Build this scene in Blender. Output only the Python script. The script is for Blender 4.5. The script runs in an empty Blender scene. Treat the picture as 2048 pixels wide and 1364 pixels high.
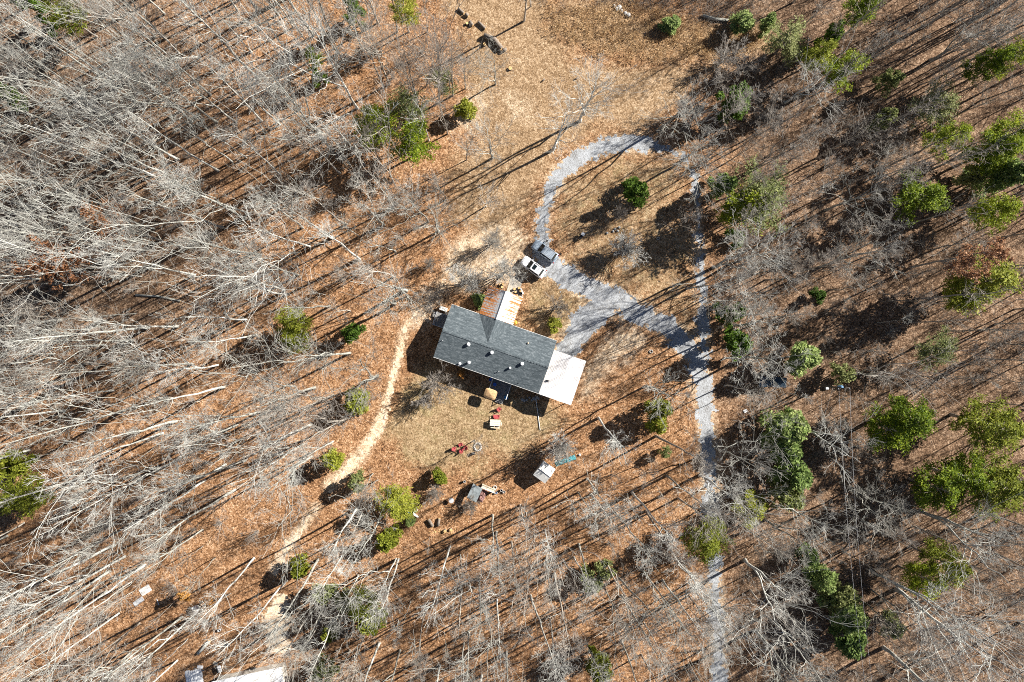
import bpy, bmesh, math, random
import numpy as np
from mathutils import Vector, Matrix

# ------------------------------------------------------------------ camera, sky, sun, exposure
scene = bpy.context.scene
COL = scene.collection
H, F, NX, NY = 115.0, 1365.0, 970.0, 668.0        # flying height, focal length and nadir in photo pixels

cd = bpy.data.cameras.new('camera')
cam = bpy.data.objects.new('camera', cd)
COL.objects.link(cam)
cam.location = (0, 0, H)
cam.rotation_euler = (0, 0, 0)
cd.sensor_width = 36.0
cd.lens = F / 2048 * 36.0
cd.shift_x = (1024 - NX) / 2048
cd.shift_y = -(682 - NY) / 2048
cd.clip_start = 1.0
cd.clip_end = 3000
scene.camera = cam

SUN_EL, SUN_AZ = math.radians(30.5), math.atan2(0.883, 0.469)   # azimuth clockwise from +Y
world = bpy.data.worlds.new('World')
scene.world = world
world.use_nodes = True
wn = world.node_tree.nodes
sky = wn.new('ShaderNodeTexSky')
sky.sky_type = 'NISHITA'
sky.sun_disc = False
sky.sun_elevation = SUN_EL
sky.sun_rotation = SUN_AZ
sky.air_density = 0.4
sky.dust_density = 0.1
world.node_tree.links.new(sky.outputs[0], wn['Background'].inputs[0])
wn['Background'].inputs[1].default_value = 0.05

sl = bpy.data.lights.new('sun', 'SUN')
sl.energy = 5.0
sl.angle = math.radians(0.5)
sl.color = (1.0, 0.95, 0.87)
sun = bpy.data.objects.new('sun', sl)
COL.objects.link(sun)
tosun = Vector((0.883 * math.cos(SUN_EL), 0.469 * math.cos(SUN_EL), math.sin(SUN_EL)))
sun.rotation_euler = tosun.to_track_quat('Z', 'Y').to_euler()
sun.location = (60, 32, 90)

scene.view_settings.view_transform = 'Standard'
scene.view_settings.look = 'None'
scene.view_settings.gamma = 1.0
scene.view_settings.use_curve_mapping = False
scene.view_settings.exposure = 1.42

scene.render.engine = 'CYCLES'
scene.cycles.max_bounces = 4
scene.cycles.diffuse_bounces = 1
scene.cycles.use_denoising = False
scene.cycles.filter_width = 1.0
scene.cycles.transparent_max_bounces = 4

R = math.radians
rng = np.random.default_rng(7)
random.seed(7)


def P(px, py, z=0.0):
    """world point at height z seen at photo pixel (px, py)"""
    k = (H - z) / F
    return Vector(((px - NX) * k, -(py - NY) * k, z))


def PX(x, y, z=0.0):
    k = F / (H - z)
    return NX + x * k, NY - y * k


# ------------------------------------------------------------------ materials
def new_mat(name):
    m = bpy.data.materials.new(name)
    m.use_nodes = True
    nt = m.node_tree
    b = nt.nodes['Principled BSDF']
    return m, nt, b


def mathn(nt, op, a, b=None, clamp=False):
    n = nt.nodes.new('ShaderNodeMath')
    n.operation = op
    n.use_clamp = clamp
    for i, v in enumerate((a, b)):
        if v is None:
            continue
        if isinstance(v, (int, float)):
            n.inputs[i].default_value = v
        else:
            nt.links.new(v, n.inputs[i])
    return n.outputs[0]


def mixc(nt, fac, a, b, mode='MIX'):
    n = nt.nodes.new('ShaderNodeMix')
    n.data_type = 'RGBA'
    n.blend_type = mode
    for s, v in ((n.inputs[0], fac), (n.inputs[6], a), (n.inputs[7], b)):
        if isinstance(v, (int, float)):
            s.default_value = v
        elif isinstance(v, tuple):
            s.default_value = (*v, 1) if len(v) == 3 else v
        else:
            nt.links.new(v, s)
    return n.outputs[2]


def ramp(nt, fac, stops):
    n = nt.nodes.new('ShaderNodeValToRGB')
    cr = n.color_ramp
    while len(cr.elements) < len(stops):
        cr.elements.new(0.5)
    for e, (p, c) in zip(cr.elements, stops):
        e.position = p
        e.color = (*c, 1) if len(c) == 3 else c
    nt.links.new(fac, n.inputs[0])
    return n.outputs[0]


def coords(nt, kind='Object', scale=None):
    tc = nt.nodes.new('ShaderNodeTexCoord')
    out = tc.outputs[kind]
    if scale:
        mp = nt.nodes.new('ShaderNodeMapping')
        mp.inputs['Scale'].default_value = scale
        nt.links.new(out, mp.inputs[0])
        out = mp.outputs[0]
    return out


def noise(nt, vec, scale, detail=3, rough=0.6):
    n = nt.nodes.new('ShaderNodeTexNoise')
    n.inputs['Scale'].default_value = scale
    n.inputs['Detail'].default_value = detail
    n.inputs['Roughness'].default_value = rough
    nt.links.new(vec, n.inputs['Vector'])
    return n.outputs[0]


def voro(nt, vec, scale, rnd=1.0):
    n = nt.nodes.new('ShaderNodeTexVoronoi')
    n.inputs['Scale'].default_value = scale
    n.inputs['Randomness'].default_value = rnd
    nt.links.new(vec, n.inputs['Vector'])
    return n


def bump(nt, b, height, dist=0.05, strength=0.6):
    n = nt.nodes.new('ShaderNodeBump')
    n.inputs['Distance'].default_value = dist
    n.inputs['Strength'].default_value = strength
    nt.links.new(height, n.inputs['Height'])
    nt.links.new(n.outputs[0], b.inputs['Normal'])


def simple(name, col, rough=0.7, metal=0.0, var=0.25, scale=6.0, spec=0.3):
    """plain stuff with mottled colour"""
    m, nt, b = new_mat(name)
    v = noise(nt, coords(nt), scale, 4)
    lo = tuple(c * (1 - var) for c in col)
    hi = tuple(min(1, c * (1 + var)) for c in col)
    nt.links.new(ramp(nt, v, [(0.3, lo), (0.7, hi)]), b.inputs['Base Color'])
    b.inputs['Roughness'].default_value = rough
    b.inputs['Metallic'].default_value = metal
    b.inputs['Specular IOR Level'].default_value = spec
    return m


def bark_mat(name, lo, mid, hi):
    m, nt, b = new_mat(name)
    oi = nt.nodes.new('ShaderNodeObjectInfo')
    v = noise(nt, coords(nt, 'Object', (1, 1, 0.35)), 3.0, 4)
    v = mathn(nt, 'ADD', mathn(nt, 'MULTIPLY', v, 0.7), mathn(nt, 'MULTIPLY', oi.outputs['Random'], 0.45))
    nt.links.new(ramp(nt, v, [(0.3, lo), (0.55, mid), (0.8, hi)]), b.inputs['Base Color'])
    b.inputs['Roughness'].default_value = 0.9
    b.inputs['Specular IOR Level'].default_value = 0.1
    return m


def leaf_mat(name, lo, mid, hi, trans=0.42):
    m, nt, b = new_mat(name)
    oi = nt.nodes.new('ShaderNodeObjectInfo')
    v = noise(nt, coords(nt), 1.6, 3)
    g = nt.nodes.new('ShaderNodeNewGeometry')
    v = mathn(nt, 'ADD', mathn(nt, 'MULTIPLY', v, 0.55), mathn(nt, 'MULTIPLY', g.outputs['Random Per Island'], 0.35))
    v = mathn(nt, 'ADD', v, mathn(nt, 'MULTIPLY', mathn(nt, 'SUBTRACT', oi.outputs['Random'], 0.5), 0.3))
    c = ramp(nt, v, [(0.25, lo), (0.5, mid), (0.75, hi)])
    nt.links.new(c, b.inputs['Base Color'])
    b.inputs['Roughness'].default_value = 0.6
    b.inputs['Specular IOR Level'].default_value = 0.2
    t = nt.nodes.new('ShaderNodeBsdfTranslucent')
    nt.links.new(c, t.inputs[0])
    mx = nt.nodes.new('ShaderNodeMixShader')
    mx.inputs[0].default_value = trans
    nt.links.new(b.outputs[0], mx.inputs[1])
    nt.links.new(t.outputs[0], mx.inputs[2])
    nt.links.new(mx.outputs[0], nt.nodes['Material Output'].inputs[0])
    return m


M = {}
M['bark_pale'] = bark_mat('pale_bark', (0.20, 0.195, 0.17), (0.37, 0.37, 0.33), (0.54, 0.54, 0.50))
M['bark_grey'] = bark_mat('grey_bark', (0.15, 0.13, 0.11), (0.30, 0.27, 0.23), (0.44, 0.41, 0.36))
M['twig_pale'] = bark_mat('pale_twigs', (0.24, 0.225, 0.20), (0.36, 0.345, 0.315), (0.50, 0.49, 0.455))
M['twig_grey'] = bark_mat('grey_twigs', (0.17, 0.145, 0.12), (0.27, 0.24, 0.21), (0.38, 0.35, 0.315))
M['twig_brown'] = bark_mat('brown_twigs', (0.14, 0.10, 0.075), (0.22, 0.165, 0.125), (0.32, 0.25, 0.20))
M['pine'] = leaf_mat('pine_needles', (0.08, 0.13, 0.010), (0.24, 0.31, 0.02), (0.40, 0.43, 0.035))
M['cedar'] = leaf_mat('cedar_foliage', (0.05, 0.10, 0.014), (0.12, 0.21, 0.025), (0.22, 0.31, 0.04))
M['holly'] = leaf_mat('broad_green_leaves', (0.09, 0.15, 0.04), (0.24, 0.33, 0.09), (0.44, 0.50, 0.20))
M['lime'] = leaf_mat('yellow_green_foliage', (0.15, 0.18, 0.02), (0.30, 0.33, 0.04), (0.46, 0.45, 0.08))
M['faded'] = leaf_mat('faded_green_foliage', (0.14, 0.17, 0.06), (0.25, 0.28, 0.10), (0.38, 0.39, 0.17))
M['brownleaf'] = leaf_mat('dead_brown_leaves', (0.17, 0.075, 0.035), (0.34, 0.17, 0.085), (0.50, 0.28, 0.15), 0.3)
M['goldleaf'] = leaf_mat('gold_dead_leaves', (0.35, 0.16, 0.04), (0.5, 0.26, 0.07), (0.62, 0.36, 0.12), 0.3)
M['straw'] = leaf_mat('dry_broom_grass', (0.34, 0.20, 0.09), (0.54, 0.34, 0.17), (0.70, 0.52, 0.30), 0.25)


def ground_mat():
    m, nt, b = new_mat('leaf_litter_ground')
    co = coords(nt, 'Object')
    at = nt.nodes.new('ShaderNodeAttribute')
    at.attribute_name = 'cover'
    sep = nt.nodes.new('ShaderNodeSeparateColor')
    nt.links.new(at.outputs['Color'], sep.inputs[0])
    grass, dirt, field = sep.outputs[0], sep.outputs[1], sep.outputs[2]
    warp = nt.nodes.new('ShaderNodeVectorMath')
    warp.operation = 'MULTIPLY_ADD'
    nz = nt.nodes.new('ShaderNodeTexNoise')
    nz.inputs['Scale'].default_value = 4.5
    nt.links.new(co, nz.inputs['Vector'])
    nt.links.new(nz.outputs['Color'], warp.inputs[0])
    warp.inputs[1].default_value = (0.3, 0.3, 0)
    nt.links.new(co, warp.inputs[2])
    v1 = voro(nt, warp.outputs[0], 5.4)
    s1 = nt.nodes.new('ShaderNodeSeparateColor')
    nt.links.new(v1.outputs['Color'], s1.inputs[0])
    v2 = voro(nt, warp.outputs[0], 10.5)
    s2 = nt.nodes.new('ShaderNodeSeparateColor')
    nt.links.new(v2.outputs['Color'], s2.inputs[0])
    big = noise(nt, co, 0.12, 5, 0.65)
    mid = noise(nt, co, 0.9, 4, 0.65)
    tone = mathn(nt, 'ADD', mathn(nt, 'MULTIPLY', s1.outputs[0], 0.52), mathn(nt, 'MULTIPLY', s2.outputs[1], 0.32))
    tone = mathn(nt, 'ADD', tone, mathn(nt, 'MULTIPLY', mathn(nt, 'SUBTRACT', mid, 0.5), 0.75))
    tone = mathn(nt, 'ADD', tone, mathn(nt, 'MULTIPLY', mathn(nt, 'SUBTRACT', big, 0.5), 0.5))
    tone = mathn(nt, 'ADD', tone, 0.07)
    leaf = ramp(nt, tone, [(0.08, (0.05, 0.026, 0.014)), (0.3, (0.16, 0.08, 0.038)), (0.52, (0.30, 0.158, 0.076)),
                           (0.72, (0.45, 0.262, 0.142)), (0.93, (0.64, 0.45, 0.30))])
    fld = ramp(nt, tone, [(0.05, (0.10, 0.06, 0.03)), (0.35, (0.23, 0.145, 0.078)), (0.6, (0.35, 0.235, 0.135)),
                          (0.9, (0.56, 0.42, 0.28))])
    gr = ramp(nt, tone, [(0.05, (0.10, 0.065, 0.032)), (0.35, (0.235, 0.158, 0.082)), (0.6, (0.35, 0.245, 0.14)),
                         (0.9, (0.52, 0.40, 0.25))])
    drt = ramp(nt, tone, [(0.05, (0.30, 0.20, 0.115)), (0.4, (0.52, 0.40, 0.27)), (0.7, (0.68, 0.55, 0.40)),
                          (0.95, (0.80, 0.70, 0.55))])
    rag = mathn(nt, 'ADD', mathn(nt, 'MULTIPLY', mathn(nt, 'SUBTRACT', mid, 0.5), 1.5),
                mathn(nt, 'MULTIPLY', mathn(nt, 'SUBTRACT', s1.outputs[1], 0.5), 0.7))

    def soft(w):
        r_ = mathn(nt, 'MULTIPLY', rag, mathn(nt, 'MULTIPLY', mathn(nt, 'MULTIPLY', w, mathn(nt, 'SUBTRACT', 1.0, w)), 3.2))
        return mathn(nt, 'ADD', w, r_, True)
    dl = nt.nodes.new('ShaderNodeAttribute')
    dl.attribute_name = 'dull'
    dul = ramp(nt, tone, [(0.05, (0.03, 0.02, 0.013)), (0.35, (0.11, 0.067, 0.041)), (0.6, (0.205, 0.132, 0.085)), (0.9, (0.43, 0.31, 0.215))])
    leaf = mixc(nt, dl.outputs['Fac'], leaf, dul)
    c = mixc(nt, soft(field), leaf, fld)
    gtint = mathn(nt, 'MULTIPLY', mathn(nt, 'SUBTRACT', noise(nt, co, 0.25, 4, 0.7), 0.5), 4.0, True)
    gr = mixc(nt, gtint, gr, mixc(nt, 0.45, gr, (0.22, 0.22, 0.09)))
    c = mixc(nt, soft(grass), c, gr)
    c = mixc(nt, soft(dirt), c, drt)
    nt.links.new(c, b.inputs['Base Color'])
    b.inputs['Roughness'].default_value = 0.95
    b.inputs['Specular IOR Level'].default_value = 0.1
    hgt = mathn(nt, 'ADD', mathn(nt, 'MULTIPLY', s1.outputs[2], 0.45), mathn(nt, 'MULTIPLY', s2.outputs[2], 0.35))
    hgt = mathn(nt, 'ADD', hgt, mathn(nt, 'MULTIPLY', mid, 1.2))
    bump(nt, b, hgt, 0.10, 0.8)
    return m


def gravel_mat(name, stops):
    m, nt, b = new_mat(name)
    co = coords(nt)
    v = voro(nt, co, 9)
    s = nt.nodes.new('ShaderNodeSeparateColor')
    nt.links.new(v.outputs['Color'], s.inputs[0])
    t = mathn(nt, 'ADD', mathn(nt, 'MULTIPLY', s.outputs[0], 0.3), mathn(nt, 'MULTIPLY', noise(nt, co, 0.55, 5, 0.7), 0.8))
    t = mathn(nt, 'ADD', t, -0.05)
    nt.links.new(ramp(nt, t, stops), b.inputs['Base Color'])
    b.inputs['Roughness'].default_value = 0.95
    b.inputs['Specular IOR Level'].default_value = 0.1
    bump(nt, b, mathn(nt, 'ADD', v.outputs['Distance'], noise(nt, co, 1.2)), 0.05, 0.6)
    return m


M['ground'] = ground_mat()
M['gravel'] = gravel_mat('pale_gravel', [(0.2, (0.15, 0.135, 0.12)), (0.40, (0.27, 0.275, 0.28)), (0.58, (0.37, 0.385, 0.405)), (0.85, (0.51, 0.53, 0.55))])
M['dirt'] = gravel_mat('pale_dirt', [(0.2, (0.30, 0.19, 0.10)), (0.4, (0.52, 0.38, 0.25)), (0.6, (0.70, 0.56, 0.41)), (0.85, (0.82, 0.72, 0.58))])


def shingle_mat():
    m, nt, b = new_mat('charcoal_shingles')
    co = coords(nt, 'UV')
    st = nt.nodes.new('ShaderNodeMapping')
    st.inputs['Scale'].default_value = (0.6, 3.2, 1)
    nt.links.new(co, st.inputs[0])
    a = noise(nt, st.outputs[0], 1.0, 5, 0.75)
    bk = nt.nodes.new('ShaderNodeTexBrick')
    bk.inputs['Scale'].default_value = 1.0
    bk.inputs['Brick Width'].default_value = 0.30
    bk.inputs['Row Height'].default_value = 0.15
    bk.inputs['Mortar Size'].default_value = 0.012
    bk.inputs['Color1'].default_value = (0.3, 0.3, 0.3, 1)
    bk.inputs['Color2'].default_value = (0.9, 0.9, 0.9, 1)
    bk.inputs['Mortar'].default_value = (0, 0, 0, 1)
    nt.links.new(co, bk.inputs['Vector'])
    sv = nt.nodes.new('ShaderNodeSeparateColor')
    nt.links.new(bk.outputs['Color'], sv.inputs[0])
    t = mathn(nt, 'ADD', mathn(nt, 'MULTIPLY', a, 0.75), mathn(nt, 'MULTIPLY', sv.outputs[0], 0.3))
    nt.links.new(ramp(nt, t, [(0.25, (0.03, 0.038, 0.044)), (0.55, (0.088, 0.108, 0.12)), (0.80, (0.21, 0.235, 0.25))]), b.inputs['Base Color'])
    b.inputs['Roughness'].default_value = 0.9
    b.inputs['Specular IOR Level'].default_value = 0.15
    bump(nt, b, sv.outputs[0], 0.012, 0.6)
    return m


def rust_mat():
    m, nt, b = new_mat('rusted_corrugated_metal')
    co = coords(nt, 'UV')
    mp = nt.nodes.new('ShaderNodeMapping')
    mp.inputs['Scale'].default_value = (0.22, 9.0, 1)
    nt.links.new(co, mp.inputs[0])
    a = noise(nt, mp.outputs[0], 1.0, 4, 0.7)
    sx = nt.nodes.new('ShaderNodeSeparateXYZ')
    nt.links.new(co, sx.inputs[0])
    ed = mathn(nt, 'SUBTRACT', sx.outputs[0], 1.0)     # more rust away from the ridge
    ed = mathn(nt, 'MULTIPLY', mathn(nt, 'MINIMUM', ed, 0.5), 0.10)
    ed = mathn(nt, 'SUBTRACT', ed, mathn(nt, 'MULTIPLY', mathn(nt, 'GREATER_THAN', sx.outputs[1], 30.0), 0.055))
    g = noise(nt, co, 2.5, 4, 0.7)
    t = mathn(nt, 'ADD', mathn(nt, 'ADD', a, ed), mathn(nt, 'MULTIPLY', mathn(nt, 'SUBTRACT', g, 0.5), 0.25))
    c = ramp(nt, t, [(0.485, (0.56, 0.60, 0.63)), (0.51, (0.60, 0.40, 0.26)), (0.54, (0.52, 0.20, 0.055)), (0.75, (0.42, 0.15, 0.035))])
    nt.links.new(c, b.inputs['Base Color'])
    nt.links.new(ramp(nt, t, [(0.5, (0.35, 0.35, 0.35)), (0.6, (0.9, 0.9, 0.9))]), b.inputs['Roughness'])
    nt.links.new(ramp(nt, t, [(0.5, (0.3, 0.3, 0.3)), (0.58, (0, 0, 0))]), b.inputs['Metallic'])
    return m


def panel_mat():
    m, nt, b = new_mat('white_painted_metal_roofing')
    co = coords(nt, 'Object')
    mp = nt.nodes.new('ShaderNodeMapping')
    mp.inputs['Scale'].default_value = (5.0, 0.25, 1)
    nt.links.new(co, mp.inputs[0])
    a = noise(nt, mp.outputs[0], 1.0, 4, 0.7)
    g = noise(nt, co, 0.5, 4, 0.6)
    t = mathn(nt, 'ADD', mathn(nt, 'MULTIPLY', a, 0.6), mathn(nt, 'MULTIPLY', g, 0.5))
    nt.links.new(ramp(nt, t, [(0.36, (0.36, 0.34, 0.32)), (0.48, (0.64, 0.61, 0.59)), (0.6, (0.80, 0.77, 0.75))]), b.inputs['Base Color'])
    b.inputs['Roughness'].default_value = 0.5
    return m


M['shingle'] = shingle_mat()
M['rust'] = rust_mat()
M['panel'] = panel_mat()
M['shed_panel'] = simple('weathered_white_metal', (0.66, 0.65, 0.62), 0.6, 0, 0.2, 2.5)
M['grey_panel'] = simple('weathered_grey_metal', (0.33, 0.37, 0.38), 0.55, 0.2, 0.35, 2.5)
M['shade_tinted_panel'] = simple('shade_tinted_blue_grey_metal', (0.03, 0.05, 0.075), 0.5, 0, 0.4, 2)  # dark blue grey roofing, colour lowered further to stand in for tree shade
M['siding'] = simple('cream_siding', (0.55, 0.52, 0.46), 0.7, 0, 0.08, 3)
M['trim'] = simple('white_trim', (0.72, 0.72, 0.70), 0.6, 0, 0.08, 5)
M['white'] = simple('white_paint', (0.78, 0.79, 0.80), 0.45, 0, 0.06, 5)
M['galv'] = simple('galvanised_metal', (0.62, 0.63, 0.64), 0.4, 0.35, 0.12, 8)
M['wood'] = simple('weathered_wood', (0.34, 0.27, 0.20), 0.85, 0, 0.35, 5)
M['wood_pale'] = simple('pale_wood', (0.62, 0.52, 0.39), 0.85, 0, 0.25, 5)
M['wood_grey'] = simple('grey_deck_boards', (0.24, 0.235, 0.23), 0.85, 0, 0.35, 5)
M['cut_wood'] = simple('fresh_cut_wood', (0.66, 0.42, 0.19), 0.85, 0, 0.25, 9)
M['log'] = simple('log_bark', (0.20, 0.165, 0.135), 0.95, 0, 0.5, 5)
M['black'] = simple('black_plastic', (0.018, 0.018, 0.02), 0.5, 0, 0.3, 6)
M['rubber'] = simple('tyre_rubber', (0.025, 0.025, 0.026), 0.85, 0, 0.3, 6)
M['old_tyre'] = simple('dusty_old_tyre', (0.42, 0.40, 0.37), 0.9, 0, 0.3, 6)
M['glass'] = simple('dark_car_glass', (0.012, 0.018, 0.02), 0.06, 0, 0.1, 3, 0.6)
M['pane'] = simple('window_glass', (0.03, 0.04, 0.05), 0.06, 0, 0.1, 3, 0.6)
M['red'] = simple('red_chair_plastic', (0.36, 0.065, 0.07), 0.6, 0, 0.2, 4)
M['blue'] = simple('blue_plastic', (0.03, 0.12, 0.55), 0.45, 0, 0.15, 4)
M['azure'] = simple('light_blue_plastic', (0.06, 0.30, 0.62), 0.45, 0, 0.15, 4)
M['tarp'] = simple('turquoise_tarp', (0.06, 0.24, 0.27), 0.5, 0, 0.45, 3)
M['thatch'] = simple('tan_canopy', (0.42, 0.27, 0.14), 0.95, 0, 0.55, 9)
M['stone'] = simple('pale_stone', (0.48, 0.46, 0.43), 0.9, 0, 0.3, 4)
M['rock'] = simple('grey_stone', (0.30, 0.31, 0.31), 0.9, 0, 0.3, 4)
M['concrete'] = simple('worn_concrete_walk', (0.50, 0.44, 0.36), 0.9, 0, 0.28, 3)
M['yellow'] = simple('yellow_bag', (0.62, 0.34, 0.05), 0.7, 0, 0.3, 5)
M['purple'] = simple('faded_brown_cloth', (0.20, 0.11, 0.10), 0.9, 0, 0.45, 4)
M['feather'] = simple('black_feathers', (0.022, 0.019, 0.018), 0.7, 0, 0.5, 20)
M['comb'] = simple('red_comb', (0.4, 0.05, 0.04), 0.7)
M['pole'] = simple('dark_creosoted_pole', (0.10, 0.085, 0.07), 0.9, 0, 0.3, 3)
M['transformer'] = simple('pale_blue_steel', (0.20, 0.38, 0.60), 0.45, 0, 0.1, 3)
M['wire'] = simple('aluminium_wire', (0.50, 0.50, 0.50), 0.5, 0.2, 0.1, 3)
M['lamp_red'] = simple('red_tail_lens', (0.35, 0.02, 0.02), 0.2)
M['lamp'] = simple('clear_headlamp', (0.7, 0.72, 0.75), 0.15)
M['paint_grey'] = simple('grey_blue_car_paint', (0.27, 0.325, 0.385), 0.35, 0.05, 0.05, 2, 0.5)
M['paint_white'] = simple('white_car_paint', (0.74, 0.74, 0.76), 0.3, 0, 0.04, 2, 0.5)


# ------------------------------------------------------------------ mesh helpers
class MB:
    def __init__(s):
        s.v, s.f, s.uv = [], [], {}

    def add(s, vs, fs):
        o = len(s.v)
        s.v += [tuple(v) for v in vs]
        s.f += [tuple(i + o for i in f) for f in fs]
        return s

    def box(s, c, size, rz=0.0, tilt=None):
        x, y, z = (k / 2 for k in size)
        vs = [Vector((a * x, b * y, d * z)) for d in (-1, 1) for a, b in ((-1, -1), (1, -1), (1, 1), (-1, 1))]
        mtx = Matrix.Rotation(rz, 3, 'Z')
        if tilt is not None:
            mtx = mtx @ tilt
        return s.add([mtx @ v + Vector(c) for v in vs], [(3, 2, 1, 0), (4, 5, 6, 7), (0, 1, 5, 4), (1, 2, 6, 5), (2, 3, 7, 6), (3, 0, 4, 7)])

    def rings(s, rings, cap0=True, cap1=True):
        n = len(rings[0])
        vs = [p for r in rings for p in r]
        fs = []
        for k in range(len(rings) - 1):
            for i in range(n):
                j = (i + 1) % n
                fs.append((k * n + i, k * n + j, k * n + n + j, k * n + n + i))
        if cap0:
            fs.append(tuple(range(n - 1, -1, -1)))
        if cap1:
            b = (len(rings) - 1) * n
            fs.append(tuple(range(b, b + n)))
        return s.add(vs, fs)

    def tube(s, pts, rad, n=6, caps=True):
        pts = [Vector(p) for p in pts]
        if isinstance(rad, (int, float)):
            rad = [rad] * len(pts)
        rs = []
        for i, p in enumerate(pts):
            d = (pts[min(i + 1, len(pts) - 1)] - pts[max(i - 1, 0)]).normalized()
            a = d.cross(Vector((0.31, 0.17, 1)) if abs(d.z) < 0.9 else Vector((1, 0.2, 0))).normalized()
            b = d.cross(a)
            rs.append([p + rad[i] * (math.cos(t) * a + math.sin(t) * b) for t in (2 * math.pi * k / n for k in range(n))])
        return s.rings(rs, caps, caps)

    def lathe(s, prof, n=12, c=(0, 0, 0)):
        rs = [[Vector((r * math.cos(2 * math.pi * k / n), r * math.sin(2 * math.pi * k / n), z)) + Vector(c) for k in range(n)] for r, z in prof]
        return s.rings(rs)

    def torus(s, c, Rr, r, n=14, m=6):
        vs, fs = [], []
        for i in range(n):
            for j in range(m):
                a, b = 2 * math.pi * i / n, 2 * math.pi * j / m
                vs.append(Vector(((Rr + r * math.cos(b)) * math.cos(a), (Rr + r * math.cos(b)) * math.sin(a), r * math.sin(b))) + Vector(c))
                fs.append((i * m + j, ((i + 1) % n) * m + j, ((i + 1) % n) * m + (j + 1) % m, i * m + (j + 1) % m))
        return s.add(vs, fs)

    def slab(s, poly, t):
        """polygon (counter-clockwise from above, any slope) thickened downward by t"""
        n = len(poly)
        up = [Vector(p) for p in poly]
        dn = [p - Vector((0, 0, t)) for p in up]
        fs = [tuple(range(n)), tuple(range(2 * n - 1, n - 1, -1))]
        for i in range(n):
            j = (i + 1) % n
            fs.append((i, n + i, n + j, j))
        return s.add(up + dn, fs)

    def rock(s, c, r, sd, sq=0.7):
        g = random.Random(sd)
        rs = []
        for z, k in ((-0.6, 0.7), (0.0, 1.0), (0.55, 0.75), (0.85, 0.3)):
            rs.append([Vector((r * k * math.cos(a) * g.uniform(.8, 1.15), r * k * math.sin(a) * g.uniform(.8, 1.15), r * sq * z * g.uniform(.85, 1.1))) + Vector(c)
                       for a in (2 * math.pi * i / 8 for i in range(8))])
        return s.rings(rs)

    def build(s, name, mat, parent=None, smooth=False, uvf=None):
        me = bpy.data.meshes.new(name)
        me.from_pydata(s.v, [], s.f)
        if uvf:
            ul = me.uv_layers.new(name='UVMap')
            for lp in me.loops:
                ul.data[lp.index].uv = uvf(Vector(s.v[lp.vertex_index]))
        if smooth:
            me.polygons.foreach_set('use_smooth', [True] * len(me.polygons))
        me.materials.append(M[mat] if isinstance(mat, str) else mat)
        me.update()
        return link(name, me, parent)


def link(name, me, parent=None):
    o = bpy.data.objects.new(name, me)
    COL.objects.link(o)
    if parent is not None:
        o.parent = parent
    return o


def tag(o, label=None, cat=None, group=None, kind=None):
    if label:
        o['label'] = label
    if cat:
        o['category'] = cat
    if group:
        o['group'] = group
    if kind:
        o['kind'] = kind
    return o


def thing(name, label, cat, loc=(0, 0, 0), rz=0.0, group=None):
    o = bpy.data.objects.new(name, None)
    COL.objects.link(o)
    o.location = loc
    o.rotation_euler = (0, 0, rz)
    o.empty_display_size = 0.3
    return tag(o, label, cat, group)


def np_mesh(name, V, Q, mat, smooth=False):
    """mesh from numpy vertices and quads/tris of equal size"""
    me = bpy.data.meshes.new(name)
    k = Q.shape[1]
    me.vertices.add(len(V))
    me.vertices.foreach_set('co', np.ascontiguousarray(V, dtype=np.float32).ravel())
    me.loops.add(Q.size)
    me.loops.foreach_set('vertex_index', np.ascontiguousarray(Q, dtype=np.int32).ravel())
    me.polygons.add(len(Q))
    me.polygons.foreach_set('loop_start', np.arange(0, Q.size, k, dtype=np.int32))
    if smooth:
        me.polygons.foreach_set('use_smooth', np.ones(len(Q), dtype=bool))
    me.materials.append(M[mat] if isinstance(mat, str) else mat)
    me.update(calc_edges=True)
    return me


# ------------------------------------------------------------------ ground, drive, path
def seg_dist(X, Y, pts, widths):
    """signed distance (negative inside) to a chain of px points with half-widths in px"""
    best = np.full(X.shape, 1e9)
    for (a, b), (wa, wb) in zip(zip(pts[:-1], pts[1:]), zip(widths[:-1], widths[1:])):
        dx, dy = b[0] - a[0], b[1] - a[1]
        t = np.clip(((X - a[0]) * dx + (Y - a[1]) * dy) / (dx * dx + dy * dy), 0, 1)
        d = np.hypot(X - a[0] - t * dx, Y - a[1] - t * dy) - (wa + t * (wb - wa))
        best = np.minimum(best, d)
    return best


def poly_dist(X, Y, poly):
    """signed distance to a px polygon, negative inside"""
    best = np.full(X.shape, 1e9)
    ins = np.zeros(X.shape, bool)
    n = len(poly)
    for i in range(n):
        a, b = poly[i], poly[(i + 1) % n]
        dx, dy = b[0] - a[0], b[1] - a[1]
        t = np.clip(((X - a[0]) * dx + (Y - a[1]) * dy) / (dx * dx + dy * dy + 1e-9), 0, 1)
        best = np.minimum(best, np.hypot(X - a[0] - t * dx, Y - a[1] - t * dy))
        if dy:
            cr = ((a[1] > Y) != (b[1] > Y)) & (X < dx * (Y - a[1]) / dy + a[0])
            ins ^= cr
    return np.where(ins, -best, best)


def vnoise(X, Y, s, seed):
    g = np.random.default_rng(seed).random((256, 256))
    x, y = X / s, Y / s
    xi, yi = np.floor(x).astype(int), np.floor(y).astype(int)
    fx, fy = x - xi, y - yi
    fx, fy = fx * fx * (3 - 2 * fx), fy * fy * (3 - 2 * fy)
    a = lambda i, j: g[(xi + i) % 256, (yi + j) % 256]
    return (a(0, 0) * (1 - fx) + a(1, 0) * fx) * (1 - fy) + (a(0, 1) * (1 - fx) + a(1, 1) * fx) * fy - 0.5


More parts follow.
